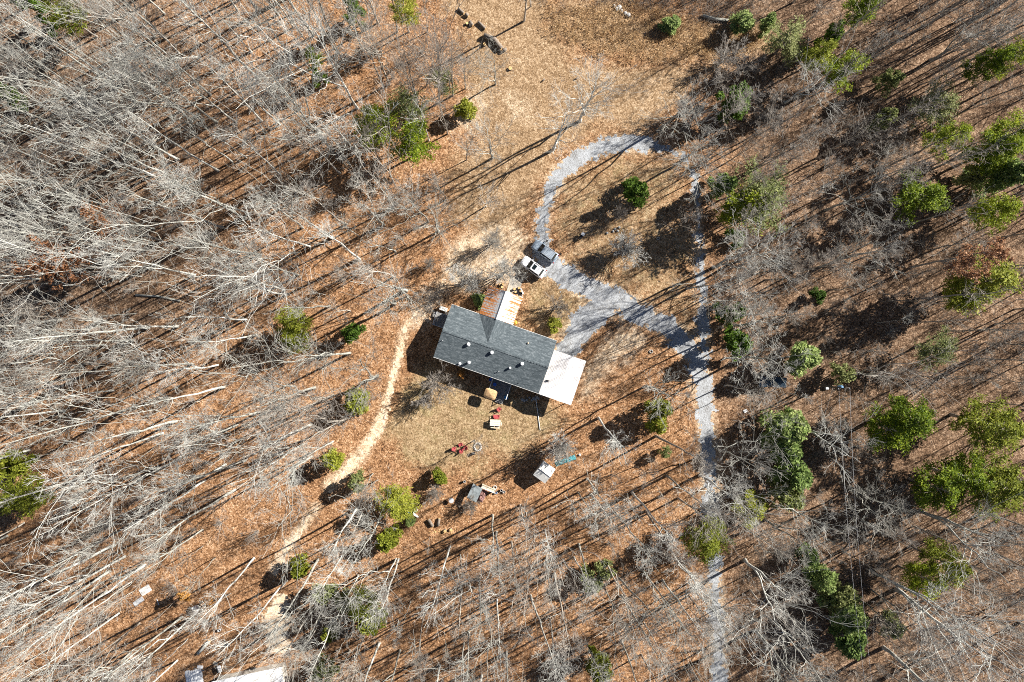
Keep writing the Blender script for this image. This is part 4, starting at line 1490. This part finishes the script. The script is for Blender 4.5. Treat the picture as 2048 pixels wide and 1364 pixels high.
CEDARS = [dense_evergreen(450 + k) for k in range(3)]
HOLLY = [dense_evergreen(460 + k, h=9, cr=2.6, n=6500, leaf=.32, mat='holly', lumps=34) for k in range(3)]
LIMES = [dense_evergreen(470 + k, h=4.5, cr=2.0, n=3600, leaf=.26, mat='lime', lumps=26, cone=.5) for k in range(3)]
FADEDS = [dense_evergreen(480 + k, h=4, cr=2.0, n=2400, leaf=.26, mat='faded', lumps=24, cone=.4) for k in range(2)]
BROWN = [leafy_tree(500 + k, 'brownleaf', 19, clear=.35, nl=20, llen=(.24, .4), bark='bark_grey', twig='twig_grey', dens=(6, 4, 1)) for k in range(2)]
GOLD = [leafy_tree(510, 'goldleaf', 5, r=.06, clear=.2, nl=10, llen=(.3, .5), bark='bark_grey', twig='twig_grey', dens=(4, 3, 1))]

PEND = []


def plant(name, cat_, meshes, px, py, h, h0, desc, group, xy=None, lean=0.03, zc=None):
    """one tree as Empty > trunk, crown.  (px, py) is the base, or the crown centre when zc is given"""
    p = P(px, py, zc or 0.0)
    o = bpy.data.objects.new(name, None)
    COL.objects.link(o)
    o.empty_display_size = .3
    o.location = (p.x, p.y, 0)
    o.rotation_euler = (float(rng.normal() * lean), float(rng.normal() * lean), float(rng.uniform(0, 6.283)))
    s = h / h0
    sx = s if xy is None else xy
    o.scale = (sx, sx, s)
    for me in meshes:
        link(me.name.split('.')[0], me, o)
    tag(o, None, cat_, group)
    bx, by = PX(p.x, p.y)
    PEND.append((o, desc, bx, by))
    return o


def pick(lst):
    return lst[int(rng.integers(0, len(lst)))]


# ------------------------------------------------------------------ trees placed where the photograph shows their bases
W_, S_, E_, C_ = 'bare trees in the woods beyond the dirt path', 'bare trees in the woods below the sheds', 'bare trees in the woods past the driveway', 'bare trees round the clearing'
BASES = []
HAND_W = [(434, 245), (405, 241), (436, 341), (272, 205), (226, 160), (315, 131), (520, 162), (472, 244), (385, 244), (165, 310), (335, 347), (205, 218), (421, 190), (331, 77), (587, 55), (556, 30), (664, 72), (715, 217), (650, 282),
          (664, 305), (561, 350), (619, 493), (664, 475), (597, 550), (570, 581), (575, 588), (356, 653), (297, 655), (218, 522), (446, 455), (490, 437), (498, 427), (520, 509), (390, 550), (226, 509), (364, 494), (259, 494),
          (513, 670), (159, 540), (700, 706), (630, 775), (623, 849), (666, 883), (623, 913), (520, 824), (475, 849), (357, 919), (318, 934), (451, 929), (410, 960), (436, 730), (385, 728), (449, 774), (326, 866), (154, 757),
          (508, 1116), (385, 1234), (364, 1234), (308, 1022), (574, 1160), (470, 980), (250, 820), (120, 640), (90, 420), (110, 250), (60, 900), (150, 960), (230, 1090), (290, 1130)]
HAND_N = [(836, 215, 26), (858, 281, 19), (895, 268, 20), (906, 191, 22), (879, 205, 23), (831, 205, 18), (779, 169, 22), (768, 174, 22), (795, 64, 22), (756, 46, 22), (720, 51, 22), (680, 346, 20), (933, 320, 12), (931, 177, 12),
          (759, 318, 15), (787, 414, 25), (640, 130, 20), (690, 130, 20), (735, 120, 20), (600, 220, 22), (560, 250, 24), (700, 330, 18)]
HAND_S = [(636, 1119, 25), (684, 1111, 20), (717, 1150, 18), (792, 1118, 22), (797, 1118, 26), (761, 1036, 22), (715, 1016, 22), (729, 1016, 16), (900, 1093, 24), (920, 1109, 14), (957, 1154, 22), (851, 1227, 22), (938, 1265, 20),
          (928, 1286, 20), (623, 1224, 24), (641, 1240, 20), (728, 1273, 18), (666, 1240, 18), (1013, 1304, 22), (1023, 1083, 22), (994, 1199, 20), (974, 1281, 22), (1230, 1024, 27), (1158, 1088, 20), (1128, 1124, 24), (1108, 1147, 28),
          (1243, 1191, 24), (1061, 1191, 24), (1099, 1232, 22), (1243, 1281, 24), (1292, 1022, 26), (1174, 1286, 20), (1330, 1086, 22), (1379, 1165, 20), (1148, 1114, 16), (1325, 1160, 22), (1197, 836, 24), (1312, 872, 25), (1174, 957, 24),
          (1156, 985, 22), (1182, 988, 22), (1264, 985, 24), (1356, 996, 22), (1333, 952, 20), (746, 947, 14), (756, 960, 18), (1040, 1010, 20), (985, 1030, 22), (1090, 1060, 20), (1210, 1120, 22), (700, 1300, 20), (800, 1300, 22), (880, 1330, 22)]
HAND_E = [(1405, 200, 18), (1315, 262, 17), (1426, 535, 15), (1450, 716, 13), (1490, 715, 15), (1430, 895, 16), (1400, 950, 14), (1455, 990, 13), (1460, 630, 13), (1480, 520, 14), (1470, 650, 14), (1660, 580, 16), (1640, 535, 16), (1650, 420, 16),
          (1600, 860, 14), (1560, 1010, 14), (1530, 1040, 13), (1490, 1120, 17), (1500, 1180, 18), (1510, 1260, 18), (1530, 1230, 17), (1792, 1178, 22), (1720, 1200, 20), (1767, 1295, 20), (1740, 1140, 20), (1840, 1020, 18), (1700, 980, 14), (1570, 205, 13), (1840, 170, 14), (1860, 120, 16)]


def hand(lst, group, desc, hdef, pal):
    for q in lst:
        px, py = q[0], q[1]
        h = q[2] if len(q) > 2 else hdef + float(rng.uniform(-3, 3))
        me = pick(pal)
        plant('bare_tree', 'tree', me, px, py, h, 24, desc, group)
        BASES.append((px, py))


hand(HAND_W, W_, 'tall bare pale tree', 26, TALL_PALE)
hand(HAND_N, C_, 'tall bare grey tree', 21, TALL_GREY + TALL_PALE[:2])
hand(HAND_S, S_, 'tall bare tree', 22, TALL_GREY[:3] + TALL_PALE)
for q in HAND_E:
    plant('bare_tree', 'tree', pick(OPEN + SMALL[:1]), q[0], q[1], q[2], 14.5, 'spreading bare tree', E_)
    BASES.append((q[0], q[1]))
for q in [(1445, 330), (1440, 400), (1450, 455), (1470, 300), (1490, 350), (1480, 430), (1430, 250), (1500, 250), (1520, 330), (1540, 470), (1455, 560), (1420, 620), (1530, 560)]:
    plant('bare_tree', 'tree', pick(TALL_GREY), q[0], q[1], float(rng.uniform(15, 20)), 24, 'tall thin bare tree', E_)
    BASES.append(q)
# distinctive open-grown trees (base, height, unit height, mesh, label)
for px, py, h, h0, me, lb in [
        (985, 316, 15, 15, OPEN[0], 'pale spreading bare tree in the clearing above the driveway loop start'),
        (1160, 242, 16, 15, OPEN[1], 'leaning bare tree above the driveway loop with dark trunk'),
        (1105, 300, 16, 15, OPEN[2], 'bare tree at the outer edge of the driveway loop'),
        (1048, 42, 23, 23, TALL_GREY[1], 'forked bare tree at the edge of the brushy bank'),
        (991, 169, 11, 15, OPEN[3], 'short white dead tree below the sawn logs'),
        (768, 450, 17, 15, OPEN[4], 'pale many-limbed bare tree between woods and clearing'),
        (878, 463, 16, 15, OPEN[0], 'pale radiating bare tree above the bare soil patch'),
        (790, 607, 15, 15, OPEN[1], 'white radiating bare tree up from the start of the dirt path'),
        (813, 581, 18, 15, OPEN[2], 'crooked pale bare tree nearest the air conditioner corner'),
        (1345, 335, 15, 15, OPEN[3], 'big white limbed bare tree inside the far side of the driveway loop'),
        (1374, 577, 15, 15, OPEN[4], 'white limbed bare tree casting shadow across the gravel drive'),
        (1292, 772, 15, 15, OPEN[0], 'bare tree on leaves inside the driveway bend below the tyre ring'),
        (755, 752, 16, 15, OPEN[1], 'white radiating bare tree overhanging the dirt path'),
        (972, 413, 11, 10, SMALL[0], 'small crooked bare tree in the clearing above the soil patch'),
        (892, 399, 11, 10, SMALL[1], 'small curly bare tree beside the clearing'),
        (979, 494, 9, 10, SMALL[2], 'small dark bare tree on the pale soil patch'),
        (710, 551, 11, 10, SMALL[3], 'small bare tree on the leafy slope between the tall trunks'),
        (700, 622, 11, 10, SMALL[4], 'small bare tree above the round green bush'),
        (950, 880, 7.5, 10, SMALL[0], 'small bare yard tree over the red chairs'),
        (1340, 462, 10, 10, SMALL[1], 'faint bare tree inside the driveway loop near the shaded drive'),
        (1098, 882, 9, 10, SMALL[3], 'fine twigged bare tree above the garden shed')]:
    o = plant('bare_tree', 'tree', me, px, py, h, h0, None, C_)
    o['label'] = lb
    BASES.append((px, py))
# shrubs: crown centre px, radius px
for px, py, h, rpx, me, lb in [
        (928, 563, 6.5, 46, FUZZY[0], 'wide fuzzy bare shrub beside the rusted porch roof'),
        (1012, 540, 6.0, 42, FUZZY[1], 'fuzzy bare shrub overhanging the white SUV'),
        (985, 482, 5.0, 26, FUZZY[2], 'sparse bare shrub on the pale soil above the cars'),
        (1115, 612, 4.2, 33, SHRUB[0], 'bare shrub between the rusted porch and gravel drive'),
        (1250, 497, 5.0, 42, SHRUB_PALE[0], 'dense pale many-stemmed shrub inside the driveway loop'),
        (1241, 428, 4.2, 28, SHRUB[1], 'darker grey bare shrub below the dark green bush'),
        (872, 772, 4.8, 44, SHRUB[2], 'grey bare shrub in the yard beside the house shadow'),
        (850, 800, 3.2, 24, SHRUB[3], 'low bare shrub on the lawn side of the dirt path'),
        (1118, 900, 5.5, 40, SHRUB_PALE[1], 'grey bare shrub over the turquoise tarp'),
        (860, 527, 3.0, 22, SHRUB[1], 'low brown bare shrub on the leafy edge of the soil patch'),
        (940, 1010, 3.2, 28, SHRUB[0], 'tangled bare shrub below the grey lean-to'),
        (870, 985, 3.0, 30, SHRUB[3], 'dark bare shrub beside the small yellow bush'),
        (1455, 110, 5.0, 40, SHRUB[2], 'grey bare shrub on the brushy bank edge'),
        (1500, 125, 5.0, 38, SHRUB[0], 'grey twiggy shrub past the brushy bank'),
        (1380, 215, 5.0, 40, FUZZY[0], 'grey fuzzy shrub above the far side of the driveway loop'),
        (1240, 640, 1.6, 10, SHRUB[1], 'tiny bare shrub by the gravel drive')]:
    hh = rpx * (H - h * .7) / F
    o = plant('bare_shrub', 'shrub', me, px, py, h, 5 if me not in FUZZY else 7, None, 'bare shrubs in the open', hh / (3.0 if me not in FUZZY else 3.6), .02, h * .6)
    o['label'] = lb

# brown-leaved trees
for px, py, me, h, lb in [(250, 545, BROWN[0], 22, 'tree still holding brown leaves deep in the path side woods'), (1822, 535, BROWN[1], 18, 'tree still holding orange brown leaves past the driveway'),
                          (320, 480, BROWN[1], 18, 'smaller brown-leaved tree in the path side woods'), (1990, 170, BROWN[0], 13, 'brown-leaved tree at the far upper woods edge')]:
    o = plant('leafy_tree', 'tree', me, px, py, h, 19, None, 'trees holding brown leaves')
    o['label'] = lb
for px, py, h, lb in [(385, 1176, 3.4, 'small gold-leaved bush above the white freezer'), (430, 1195, 2.5, 'smaller gold-leaved bush beyond the white freezer'), (922, 747, 1.7, 'low orange-leaved bush against the house back wall')]:
    o = plant('gold_bush', 'bush', GOLD[0], px, py, h, 5, None, 'gold-leaved bushes', h / 5 * (1.3 if h < 2 else .8))
    o['label'] = lb

# evergreens: crown centre px, rx px, height, palette, description
EG = 'evergreens among the bare woods'
EVER = [(757, 243, 44, 13, PINES, 'bright green pine'), (822, 283, 44, 12, PINES, 'bright green pine'), (806, 210, 34, 12, PINES_F, 'faded green pine'), (930, 215, 22, 4, LIMES, 'yellow green bush'), (883, 157, 24, 9, PINES_F, 'faded green pine'),
        (625, 108, 18, 9, PINES, 'narrow green pine'), (634, 150, 15, 6, CEDARS, 'green cedar'), (805, 12, 26, 13, PINES_L, 'yellow green pine'), (700, 2, 22, 10, CEDARS, 'dark green cedar'), (122, 18, 32, 14, PINES_L, 'yellow green pine'), (48, 3, 26, 12, CEDARS, 'dark green cedar'),
        (8, 186, 24, 10, HOLLY, 'leafy green tree'), (1278, 376, 28, 5.5, CEDARS, 'dark green bush'), (1480, 192, 34, 8, CEDARS, 'dark green cedar'), (1583, 75, 40, 9, PINES_F, 'faded green pine'), (1642, 104, 28, 11, PINES_L, 'yellow green pine'),
        (1690, 130, 40, 12, PINES, 'bright green pine'), (1662, 66, 24, 9, CEDARS, 'dark green cedar'), (1735, 8, 30, 12, PINES, 'green pine'), (1540, 42, 18, 5, HOLLY, 'leafy green tree'), (1905, 276, 32, 12, PINES, 'bright green pine'), (1880, 205, 38, 9, PINES_F, 'faded green pine'),
        (1770, 236, 24, 6, FADEDS, 'faded green bush'), (1785, 155, 24, 6, FADEDS, 'faded green bush'), (1990, 118, 30, 14, PINES, 'bright green pine'), (2035, 108, 32, 14, PINES, 'bright green pine'), (2002, 300, 46, 14, PINES, 'bright green pine'), (2036, 262, 40, 14, PINES, 'bright green pine'),
        (2030, 340, 40, 12, HOLLY, 'leafy green tree'), (2006, 416, 36, 12, PINES, 'green pine'), (1955, 345, 26, 8, FADEDS, 'faded green bush'), (1848, 390, 46, 13, PINES, 'bright green pine'), (1530, 398, 56, 12, PINES_F, 'broad faded green pine'), (1495, 418, 46, 10, PINES, 'broad green pine'), (1455, 366, 26, 7, HOLLY, 'leafy green tree'),
        (1978, 575, 56, 14, PINES_L, 'yellow green pine'), (1930, 600, 26, 9, PINES, 'green pine'), (703, 668, 22, 4.5, CEDARS, 'round green bush'), (587, 645, 30, 9, PINES_L, 'yellow green pine'), (592, 678, 26, 7, PINES_L, 'yellow green pine'), (1470, 625, 26, 7, CEDARS, 'dark green cedar'), (1476, 690, 32, 7, CEDARS, 'dark green cedar'),
        (1605, 716, 38, 8, HOLLY, 'leafy green tree'), (1473, 475, 20, 4, CEDARS, 'dark green bush'), (1582, 855, 46, 9, HOLLY, 'leafy green tree'), (1578, 905, 38, 7, HOLLY, 'leafy green tree'), (1595, 955, 38, 8, HOLLY, 'leafy green tree'), (1575, 985, 36, 7, FADEDS, 'faded green bush'), (1835, 845, 46, 13, PINES, 'green pine'), (1785, 855, 44, 10, PINES, 'green pine'), (1995, 845, 50, 15, PINES_L, 'yellow green pine'),
        (1885, 980, 44, 12, PINES, 'bright green pine'), (1940, 960, 44, 13, PINES, 'bright green pine'), (1990, 965, 56, 14, PINES_L, 'yellow green pine'), (1895, 1128, 36, 13, PINES_L, 'yellow green pine'), (1855, 1165, 34, 11, PINES, 'green pine'), (1620, 1115, 24, 5, HOLLY, 'leafy green tree'), (1655, 1165, 30, 6, HOLLY, 'leafy green tree'),
        (1700, 1235, 42, 8, HOLLY, 'leafy green tree'), (1705, 1285, 38, 7, HOLLY, 'leafy green tree'), (1690, 1200, 34, 6, FADEDS, 'faded green bush'), (1785, 1255, 26, 5, FADEDS, 'faded green bush'), (1420, 1085, 42, 10, PINES_L, 'lime green pine'), (1322, 820, 28, 7, LIMES, 'yellow green bush'), (1316, 850, 24, 5, LIMES, 'yellow green bush'), (1505, 1020, 32, 7, PINES_L, 'lime green pine'),
        (1185, 1158, 28, 4, FADEDS, 'faded green bush'), (1212, 1143, 24, 4, FADEDS, 'faded green bush'), (1198, 1335, 30, 9, LIMES, 'yellow green bush'), (776, 1083, 28, 5, LIMES, 'yellow green bush'), (598, 1135, 25, 4.5, LIMES, 'yellow green bush'), (785, 1012, 36, 7, PINES_L, 'yellow green pine'), (715, 965, 22, 4, FADEDS, 'faded green bush'), (665, 920, 26, 5, LIMES, 'yellow green bush'),
        (715, 805, 32, 5, LIMES, 'yellow green bush'), (722, 1212, 32, 9, PINES_L, 'yellow green pine'), (735, 1248, 32, 8, LIMES, 'yellow green bush'), (655, 1270, 18, 4, LIMES, 'yellow green bush'), (645, 1185, 26, 5, FADEDS, 'faded green bush'), (690, 1202, 24, 5, FADEDS, 'faded green bush'), (880, 955, 18, 3, LIMES, 'small yellow green bush'), (820, 1045, 13, 2.2, HOLLY, 'small leafy green bush'),
        (822, 1012, 10, 2, LIMES, 'small yellow green bush'), (18, 930, 34, 9, LIMES, 'yellow green tree'), (36, 1005, 42, 11, PINES_L, 'yellow green pine'), (1110, 652, 17, 2, LIMES, 'low yellow green bush'), (1880, 695, 34, 9, PINES_F, 'faded green pine'), (1690, 745, 24, 4, FADEDS, 'faded green bush'), (650, 1352, 26, 6, FADEDS, 'faded green bush'), (1335, 905, 13, 3, FADEDS, 'faded green bush'),
        (1345, 45, 22, 2.5, HOLLY, 'leafy green bush'), (1490, 40, 26, 4, HOLLY, 'leafy green bush'), (1640, 592, 16, 3, CEDARS, 'dark green bush'), (960, 600, 16, 2, HOLLY, 'low green bush')]
H0 = {id(PINES): 14, id(PINES_L): 14, id(PINES_F): 14, id(CEDARS): 7, id(HOLLY): 9, id(LIMES): 4.5, id(FADEDS): 4}
R0 = {id(PINES): 3.2, id(PINES_L): 3.2, id(PINES_F): 3.2, id(CEDARS): 2.1, id(HOLLY): 2.5, id(LIMES): 1.9, id(FADEDS): 1.9}
for px, py, rpx, h, pal, desc in EVER:
    zc = h * .7
    rr = rpx * (H - zc) / F
    nm = 'pine_tree' if 'pine' in desc else 'cedar_tree' if 'cedar' in desc else 'evergreen_bush' if 'bush' in desc else 'evergreen_tree'
    plant(nm, 'pine' if 'pine' in desc else 'bush' if 'bush' in desc else 'tree', pick(pal), px, py, h, H0[id(pal)], desc, EG, rr / R0[id(pal)] * (1.22 if 'pine' in desc else 1.08), .03, zc)

# ------------------------------------------------------------------ woods filled in between
WEST = [(-40, -60), (640, -60), (640, 20), (880, 20), (900, 130), (850, 300), (900, 420), (860, 500), (840, 560), (800, 620), (765, 650), (750, 720), (725, 820), (670, 900), (620, 950), (570, 1050), (520, 1120), (480, 1200), (420, 1290), (330, 1364), (-40, 1420)]
SOUTH = [(600, 1060), (680, 990), (760, 970), (830, 1070), (930, 1080), (1000, 1020), (1060, 1000), (1170, 960), (1290, 890), (1340, 850), (1385, 840), (1395, 960), (1405, 1400), (620, 1400), (610, 1330), (600, 1240), (580, 1200)]
EAST = [(1470, -40), (2100, -40), (2100, 1420), (1470, 1420), (1460, 1100), (1450, 950), (1440, 800), (1435, 650), (1425, 560), (1430, 450), (1405, 360), (1340, 215), (1420, 160), (1530, 130), (1520, 60)]
GAP = [(1600, 770), (1760, 770), (1760, 1100), (1640, 1100)]


OPENW = [(590, 945), (740, 890), (760, 955), (650, 1140), (580, 1300), (520, 1300), (500, 1090)]


def scatter(poly, n, dmin, taken, seed, thin=None, hh=0):
    g = np.random.default_rng(seed)
    xs = [p[0] for p in poly]
    ys = [p[1] for p in poly]
    out = []
    tries = 0
    allp = list(taken)
    while len(out) < n and tries < n * 60:
        tries += 1
        x, y = g.uniform(min(xs), max(xs)), g.uniform(min(ys), max(ys))
        X, Y = np.array([x]), np.array([y])
        if poly_dist(X, Y, poly)[0] > 0 or drive_d(X, Y)[0] < 6 or path_d(X, Y)[0] < 5:
            continue
        if thin is not None and poly_dist(X, Y, thin)[0] < 0 and g.random() < .75:
            continue
        if poly_dist(X, Y, OPENW)[0] < 0:
            continue
        hid = False
        for kk in (.45, .72, .95):
            q_ = H / (H - hh * kk) if hh else 1
            ex, ey = NX + (x - NX) * q_, NY + (y - NY) * q_
            if hh and any((ex - e[0]) ** 2 + (ey - e[1]) ** 2 < (e[2] * 1.25 + 8) ** 2 for e in EVER):
                hid = True
        if hid:
            continue
        if any((x - a) ** 2 + (y - b) ** 2 < dmin * dmin for a, b in allp):
            continue
        if (420 < x < 600 and y > 1330) or (1515 < x < 1580 and 745 < y < 785):
            continue
        out.append((x, y))
        allp.append((x, y))
    return out


fw = scatter(WEST, 62, 26, BASES, 21, None, 24)
for x, y in fw:
    plant('bare_tree', 'tree', pick(TALL_PALE + TALL_GREY[:2]), x, y, float(rng.uniform(20, 28)), 24, 'tall bare pale tree', W_)
fs_ = scatter(SOUTH, 20, 26, BASES, 22, None, 21)
for x, y in fs_:
    plant('bare_tree', 'tree', pick(TALL_GREY[:3] + TALL_PALE), x, y, float(rng.uniform(16, 25)), 24, 'tall bare tree', S_)
fe = scatter(EAST, 84, 26, BASES, 23, GAP, 16)
for k, (x, y) in enumerate(fe):
    if k % 2:
        plant('bare_tree', 'tree', pick(TALL_GREY), x, y, float(rng.uniform(14, 21)), 24, 'tall bare grey tree', E_)
    else:
        plant('bare_tree', 'tree', pick(SMALL), x, y, float(rng.uniform(9, 14)), 10, 'spreading bare tree', E_)
BASES += fw + fs_ + fe
SPG = 'thin bare saplings under the tall trees'
for poly, n, sd_, hr, wd in ((WEST, 120, 31, (7, 14), 'woods beyond the dirt path'), (SOUTH, 60, 32, (6, 12), 'woods below the sheds'), (EAST, 100, 33, (5, 10), 'woods past the driveway')):
    for x, y in scatter(poly, n, 15, BASES, sd_, None, 9):
        k = int(rng.integers(0, len(SAP)))
        o = plant('sapling', 'sapling', SAP[k], x, y, float(rng.uniform(*hr)), 10, 'thin bare sapling', SPG + ', ' + wd, None, .06)
SBG = 'understorey shrubs'
for poly, n, sd_, wd in ((WEST, 80, 41, 'woods beyond the dirt path'), (SOUTH, 22, 42, 'woods below the sheds'), (EAST, 125, 43, 'woods past the driveway')):
    for x, y in scatter(poly, n, 24, [], sd_, None, 3):
        o = plant('bare_shrub', 'shrub', pick(USHRUB), x, y, float(rng.uniform(2.2, 4.5)), 5, 'grey understorey shrub', SBG + ', ' + wd, float(rng.uniform(.5, .95)), .05)


# ------------------------------------------------------------------ uncountable cover
def brush(name, polys, counts, h, per, mat, seed, label, spread=.6, r=.012, flat=False):
    g = np.random.default_rng(seed)
    cs = []
    for poly, n in zip(polys, counts):
        xs = [p[0] for p in poly]
        ys = [p[1] for p in poly]
        x, y = g.uniform(min(xs), max(xs), n * 3), g.uniform(min(ys), max(ys), n * 3)
        ok = (poly_dist(x, y, poly) < 0) & (drive_d(x, y) > 3) & (path_d(x, y) > 2)
        x, y = x[ok][:n], y[ok][:n]
        dn = vnoise(x, y, 70, seed) + .5
        keep = g.random(len(x)) < np.clip(dn * 1.7 - .2, .1, 1)
        cs.append(np.stack([(x[keep] - NX) * H / F, -(y[keep] - NY) * H / F, np.zeros(keep.sum())], 1))
    c = np.concatenate(cs)
    c = np.repeat(c, per, 0)
    n = len(c)
    c[:, :2] += g.normal(size=(n, 2)) * .35 * h
    th = g.uniform(0, 6.283, n)
    a = np.abs(g.normal(size=n)) * spread
    L = h * g.uniform(.4, 1.2, n)
    d = np.stack([np.cos(th) * np.sin(a), np.sin(th) * np.sin(a), np.abs(np.cos(a))], 1) * L[:, None]
    mid = c + d * .5 + g.normal(size=(n, 3)) * .08 * h
    mid[:, 2] = np.maximum(mid[:, 2], .03)
    end = c + d + g.normal(size=(n, 3)) * .12 * h
    end[:, 2] = np.maximum(end[:, 2], .05)
    c[:, 2] = 0.0
    pts = np.stack([c, mid, end], 1)
    rad = np.array([r, r * .8, r * .4])[None].repeat(n, 0)
    v, q = prisms(pts, rad, 3)
    tag(link(name, np_mesh(name, v, q, mat)), label, None, None, 'stuff')


brush('undergrowth', [WEST, SOUTH, EAST], [1300, 200, 2300], 1.3, 14, 'twig_brown', 61, 'tangle of low bare twigs over the forest floor', .7, .013)
BANK = [(1080, 20), (1130, 8), (1240, 0), (1380, 40), (1510, 60), (1540, 90), (1420, 125), (1300, 126), (1230, 122), (1190, 105), (1140, 92), (1100, 60)]
BANKTOP = [(1060, -30), (1560, -30), (1540, 70), (1380, 40), (1240, 5), (1090, 30)]

def tufts(name, poly, n, per, mat, seed, label, size=.42):
    g = np.random.default_rng(seed)
    xs, ys = [p[0] for p in poly], [p[1] for p in poly]
    x, y = g.uniform(min(xs), max(xs), n * 3), g.uniform(min(ys), max(ys), n * 3)
    edge = vnoise(x, y, 30, seed) * 26 + vnoise(x, y, 9, seed + 1) * 12
    ok = (poly_dist(x, y, poly) + edge < 0) & (vnoise(x, y, 14, seed + 2) > -.12)
    x, y = x[ok][:n], y[ok][:n]
    c = np.stack([(x - NX) * H / F, -(y - NY) * H / F, np.full(len(x), .16)], 1)
    c = np.repeat(c, per, 0)
    off = g.normal(size=c.shape) * np.array([.28, .28, .10])
    c = c + off
    c[:, 2] = np.clip(c[:, 2], .05, .6)
    d = norm(np.stack([off[:, 0], off[:, 1], .12 + .25 * g.random(len(c))], 1) + g.normal(size=c.shape) * .08)
    e = norm(np.cross(d, np.array([0, 0, 1.0]) + g.normal(size=c.shape) * .3))
    sz = size * g.uniform(.6, 1.3, (len(c), 1))
    a, b = d * sz, e * sz * .07
    v = np.stack([c - b, c + a * .6 - b, c + a, c + a * .6 + b], 1).reshape(-1, 3)
    q = np.arange(len(v)).reshape(-1, 4)
    tag(link(name, np_mesh(name, v, q, mat)), label, None, None, 'stuff')


M['pale_straw'] = leaf_mat('bleached_grass', (0.42, 0.28, 0.14), (0.60, 0.44, 0.26), (0.74, 0.60, 0.40), 0.4)
tufts('bleached_grass', BANK, 700, 10, 'pale_straw', 66, 'bleached tan grass clumps mixed over the rough bank', .5)
tufts('dry_grass_bank', BANK, 650, 12, 'straw', 62, 'orange dry broom grass covering the rough bank')
brush('bank_brush', [BANKTOP], [420], 1.1, 16, 'twig_grey', 63, 'grey scrubby brush behind the broom grass bank', .6, .013)


# trees beyond the frame whose shadows fall into it, and the thickest background
def woods(name, spots, h, bark, twig, label, dens, seed):
    g = np.random.default_rng(seed)
    parts, tw = [], []
    src = []
    for k in range(3):
        ab = bare_tree(seed * 10 + k, h=h, r=.15, clear=.4, nl=17, llen=(.18, .33), dens=dens, bark=bark, fork=k % 2)
        for kind, m in enumerate(ab):
            co = np.empty(len(m.vertices) * 3, dtype=np.float32)
            m.vertices.foreach_get('co', co)
            li = np.empty(len(m.loops), dtype=np.int32)
            m.loops.foreach_get('vertex_index', li)
            src.append((k, co.reshape(-1, 3), li.reshape(-1, 4)))
    for x, y in spots:
        k = int(g.integers(0, 3))
        s, r = g.uniform(.7, 1.1), g.uniform(0, 6.28)
        p = np.array([(x - NX) * H / F, -(y - NY) * H / F, 0])
        for kk, co, q in src:
            if kk == k:
                c = co * s
                parts.append((np.stack([c[:, 0] * math.cos(r) - c[:, 1] * math.sin(r), c[:, 0] * math.sin(r) + c[:, 1] * math.cos(r), c[:, 2]], 1) + p, q))
    v, q = cat(parts)
    tag(link(name, np_mesh(name, v, q, bark)), label, None, None, 'stuff')


g_ = np.random.default_rng(77)
sp_ = []
for _ in range(110):
    sp_.append((g_.uniform(1500, 2500), g_.uniform(-420, -60)) if g_.random() < .45 else (g_.uniform(2110, 2560), g_.uniform(-100, 1250)))
for _ in range(66):
    sp_.append((g_.uniform(1560, 2110), g_.uniform(-60, 380)) if g_.random() < .5 else (g_.uniform(1800, 2110), g_.uniform(300, 1400)))
sp_ += [(g_.uniform(0, 900), g_.uniform(-300, -70)) for _ in range(14)]
woods('far_woods', sp_, 20, 'bark_grey', 'twig_grey', 'mass of bare grey woods continuing past the picture edge', (4, 2, 0), 77)
sp_ = scatter([(-60, -60), (620, -60), (600, 120), (520, 330), (330, 420), (300, 800), (-60, 820)], 62, 21, BASES, 79, None, 25)
woods('pale_woods', sp_, 25, 'bark_pale', 'twig_pale', 'further pale bare trees filling the thickest woods beyond the path', (5, 3, 1), 78)

# ------------------------------------------------------------------ labels by landmark for the pending trees
LM = [('rusted porch roof', 1003, 605), ('two parked SUVs', 1080, 515), ('white carport', 1125, 755), ('garden shed', 1088, 944), ('grey lean-to', 950, 987), ('sawn log row', 975, 75), ('driveway loop', 1210, 290),
      ('driveway bend', 1395, 705), ('utility pole', 1640, 769), ('lower driveway', 1430, 1200), ('dirt path middle', 740, 880), ('dirt path end', 556, 1140), ('white metal roof', 510, 1345), ('white freezer', 388, 1221),
      ('two metal sheets', 284, 1190), ('dirt path start', 820, 640), ('dark shelter', 1545, 765), ('brushy bank', 1280, 70), ('tyre ring', 1302, 703), ('bare soil patch', 950, 500), ('wood chips', 890, 1063),
      ('brown-leaved tree', 130, 520), ('orange-leaved tree', 1951, 509), ('power lines', 1695, 1000), ('shaded drive', 1400, 450), ('fallen pale stick', 316, 596)]
DIRS = ['right of', 'up and right of', 'above', 'up and left of', 'left of', 'down and left of', 'below', 'down and right of']
ORD = ['nearest', 'second nearest', 'third nearest', 'fourth nearest', 'fifth nearest', 'sixth nearest']
buckets = {}
for o, desc, px, py in PEND:
    if desc is None or 'label' in o:
        continue
    nm, lx, ly = min(LM, key=lambda l: (l[1] - px) ** 2 + (l[2] - py) ** 2)
    a = math.degrees(math.atan2(-(py - ly), px - lx)) % 360
    dr_ = DIRS[int((a + 22.5) // 45) % 8]
    buckets.setdefault((desc, nm, dr_), []).append((math.hypot(px - lx, py - ly), o))
for (desc, nm, dr_), lst in buckets.items():
    lst.sort(key=lambda t: t[0])
    for k, (d, o) in enumerate(lst):
        if len(lst) == 1:
            o['label'] = f'{desc} {dr_} the {nm}'
        elif k < len(ORD):
            o['label'] = f'{desc} {dr_} the {nm}, {ORD[k]} one'
        else:
            o['label'] = f'{desc} {dr_} the {nm}, among the outermost'
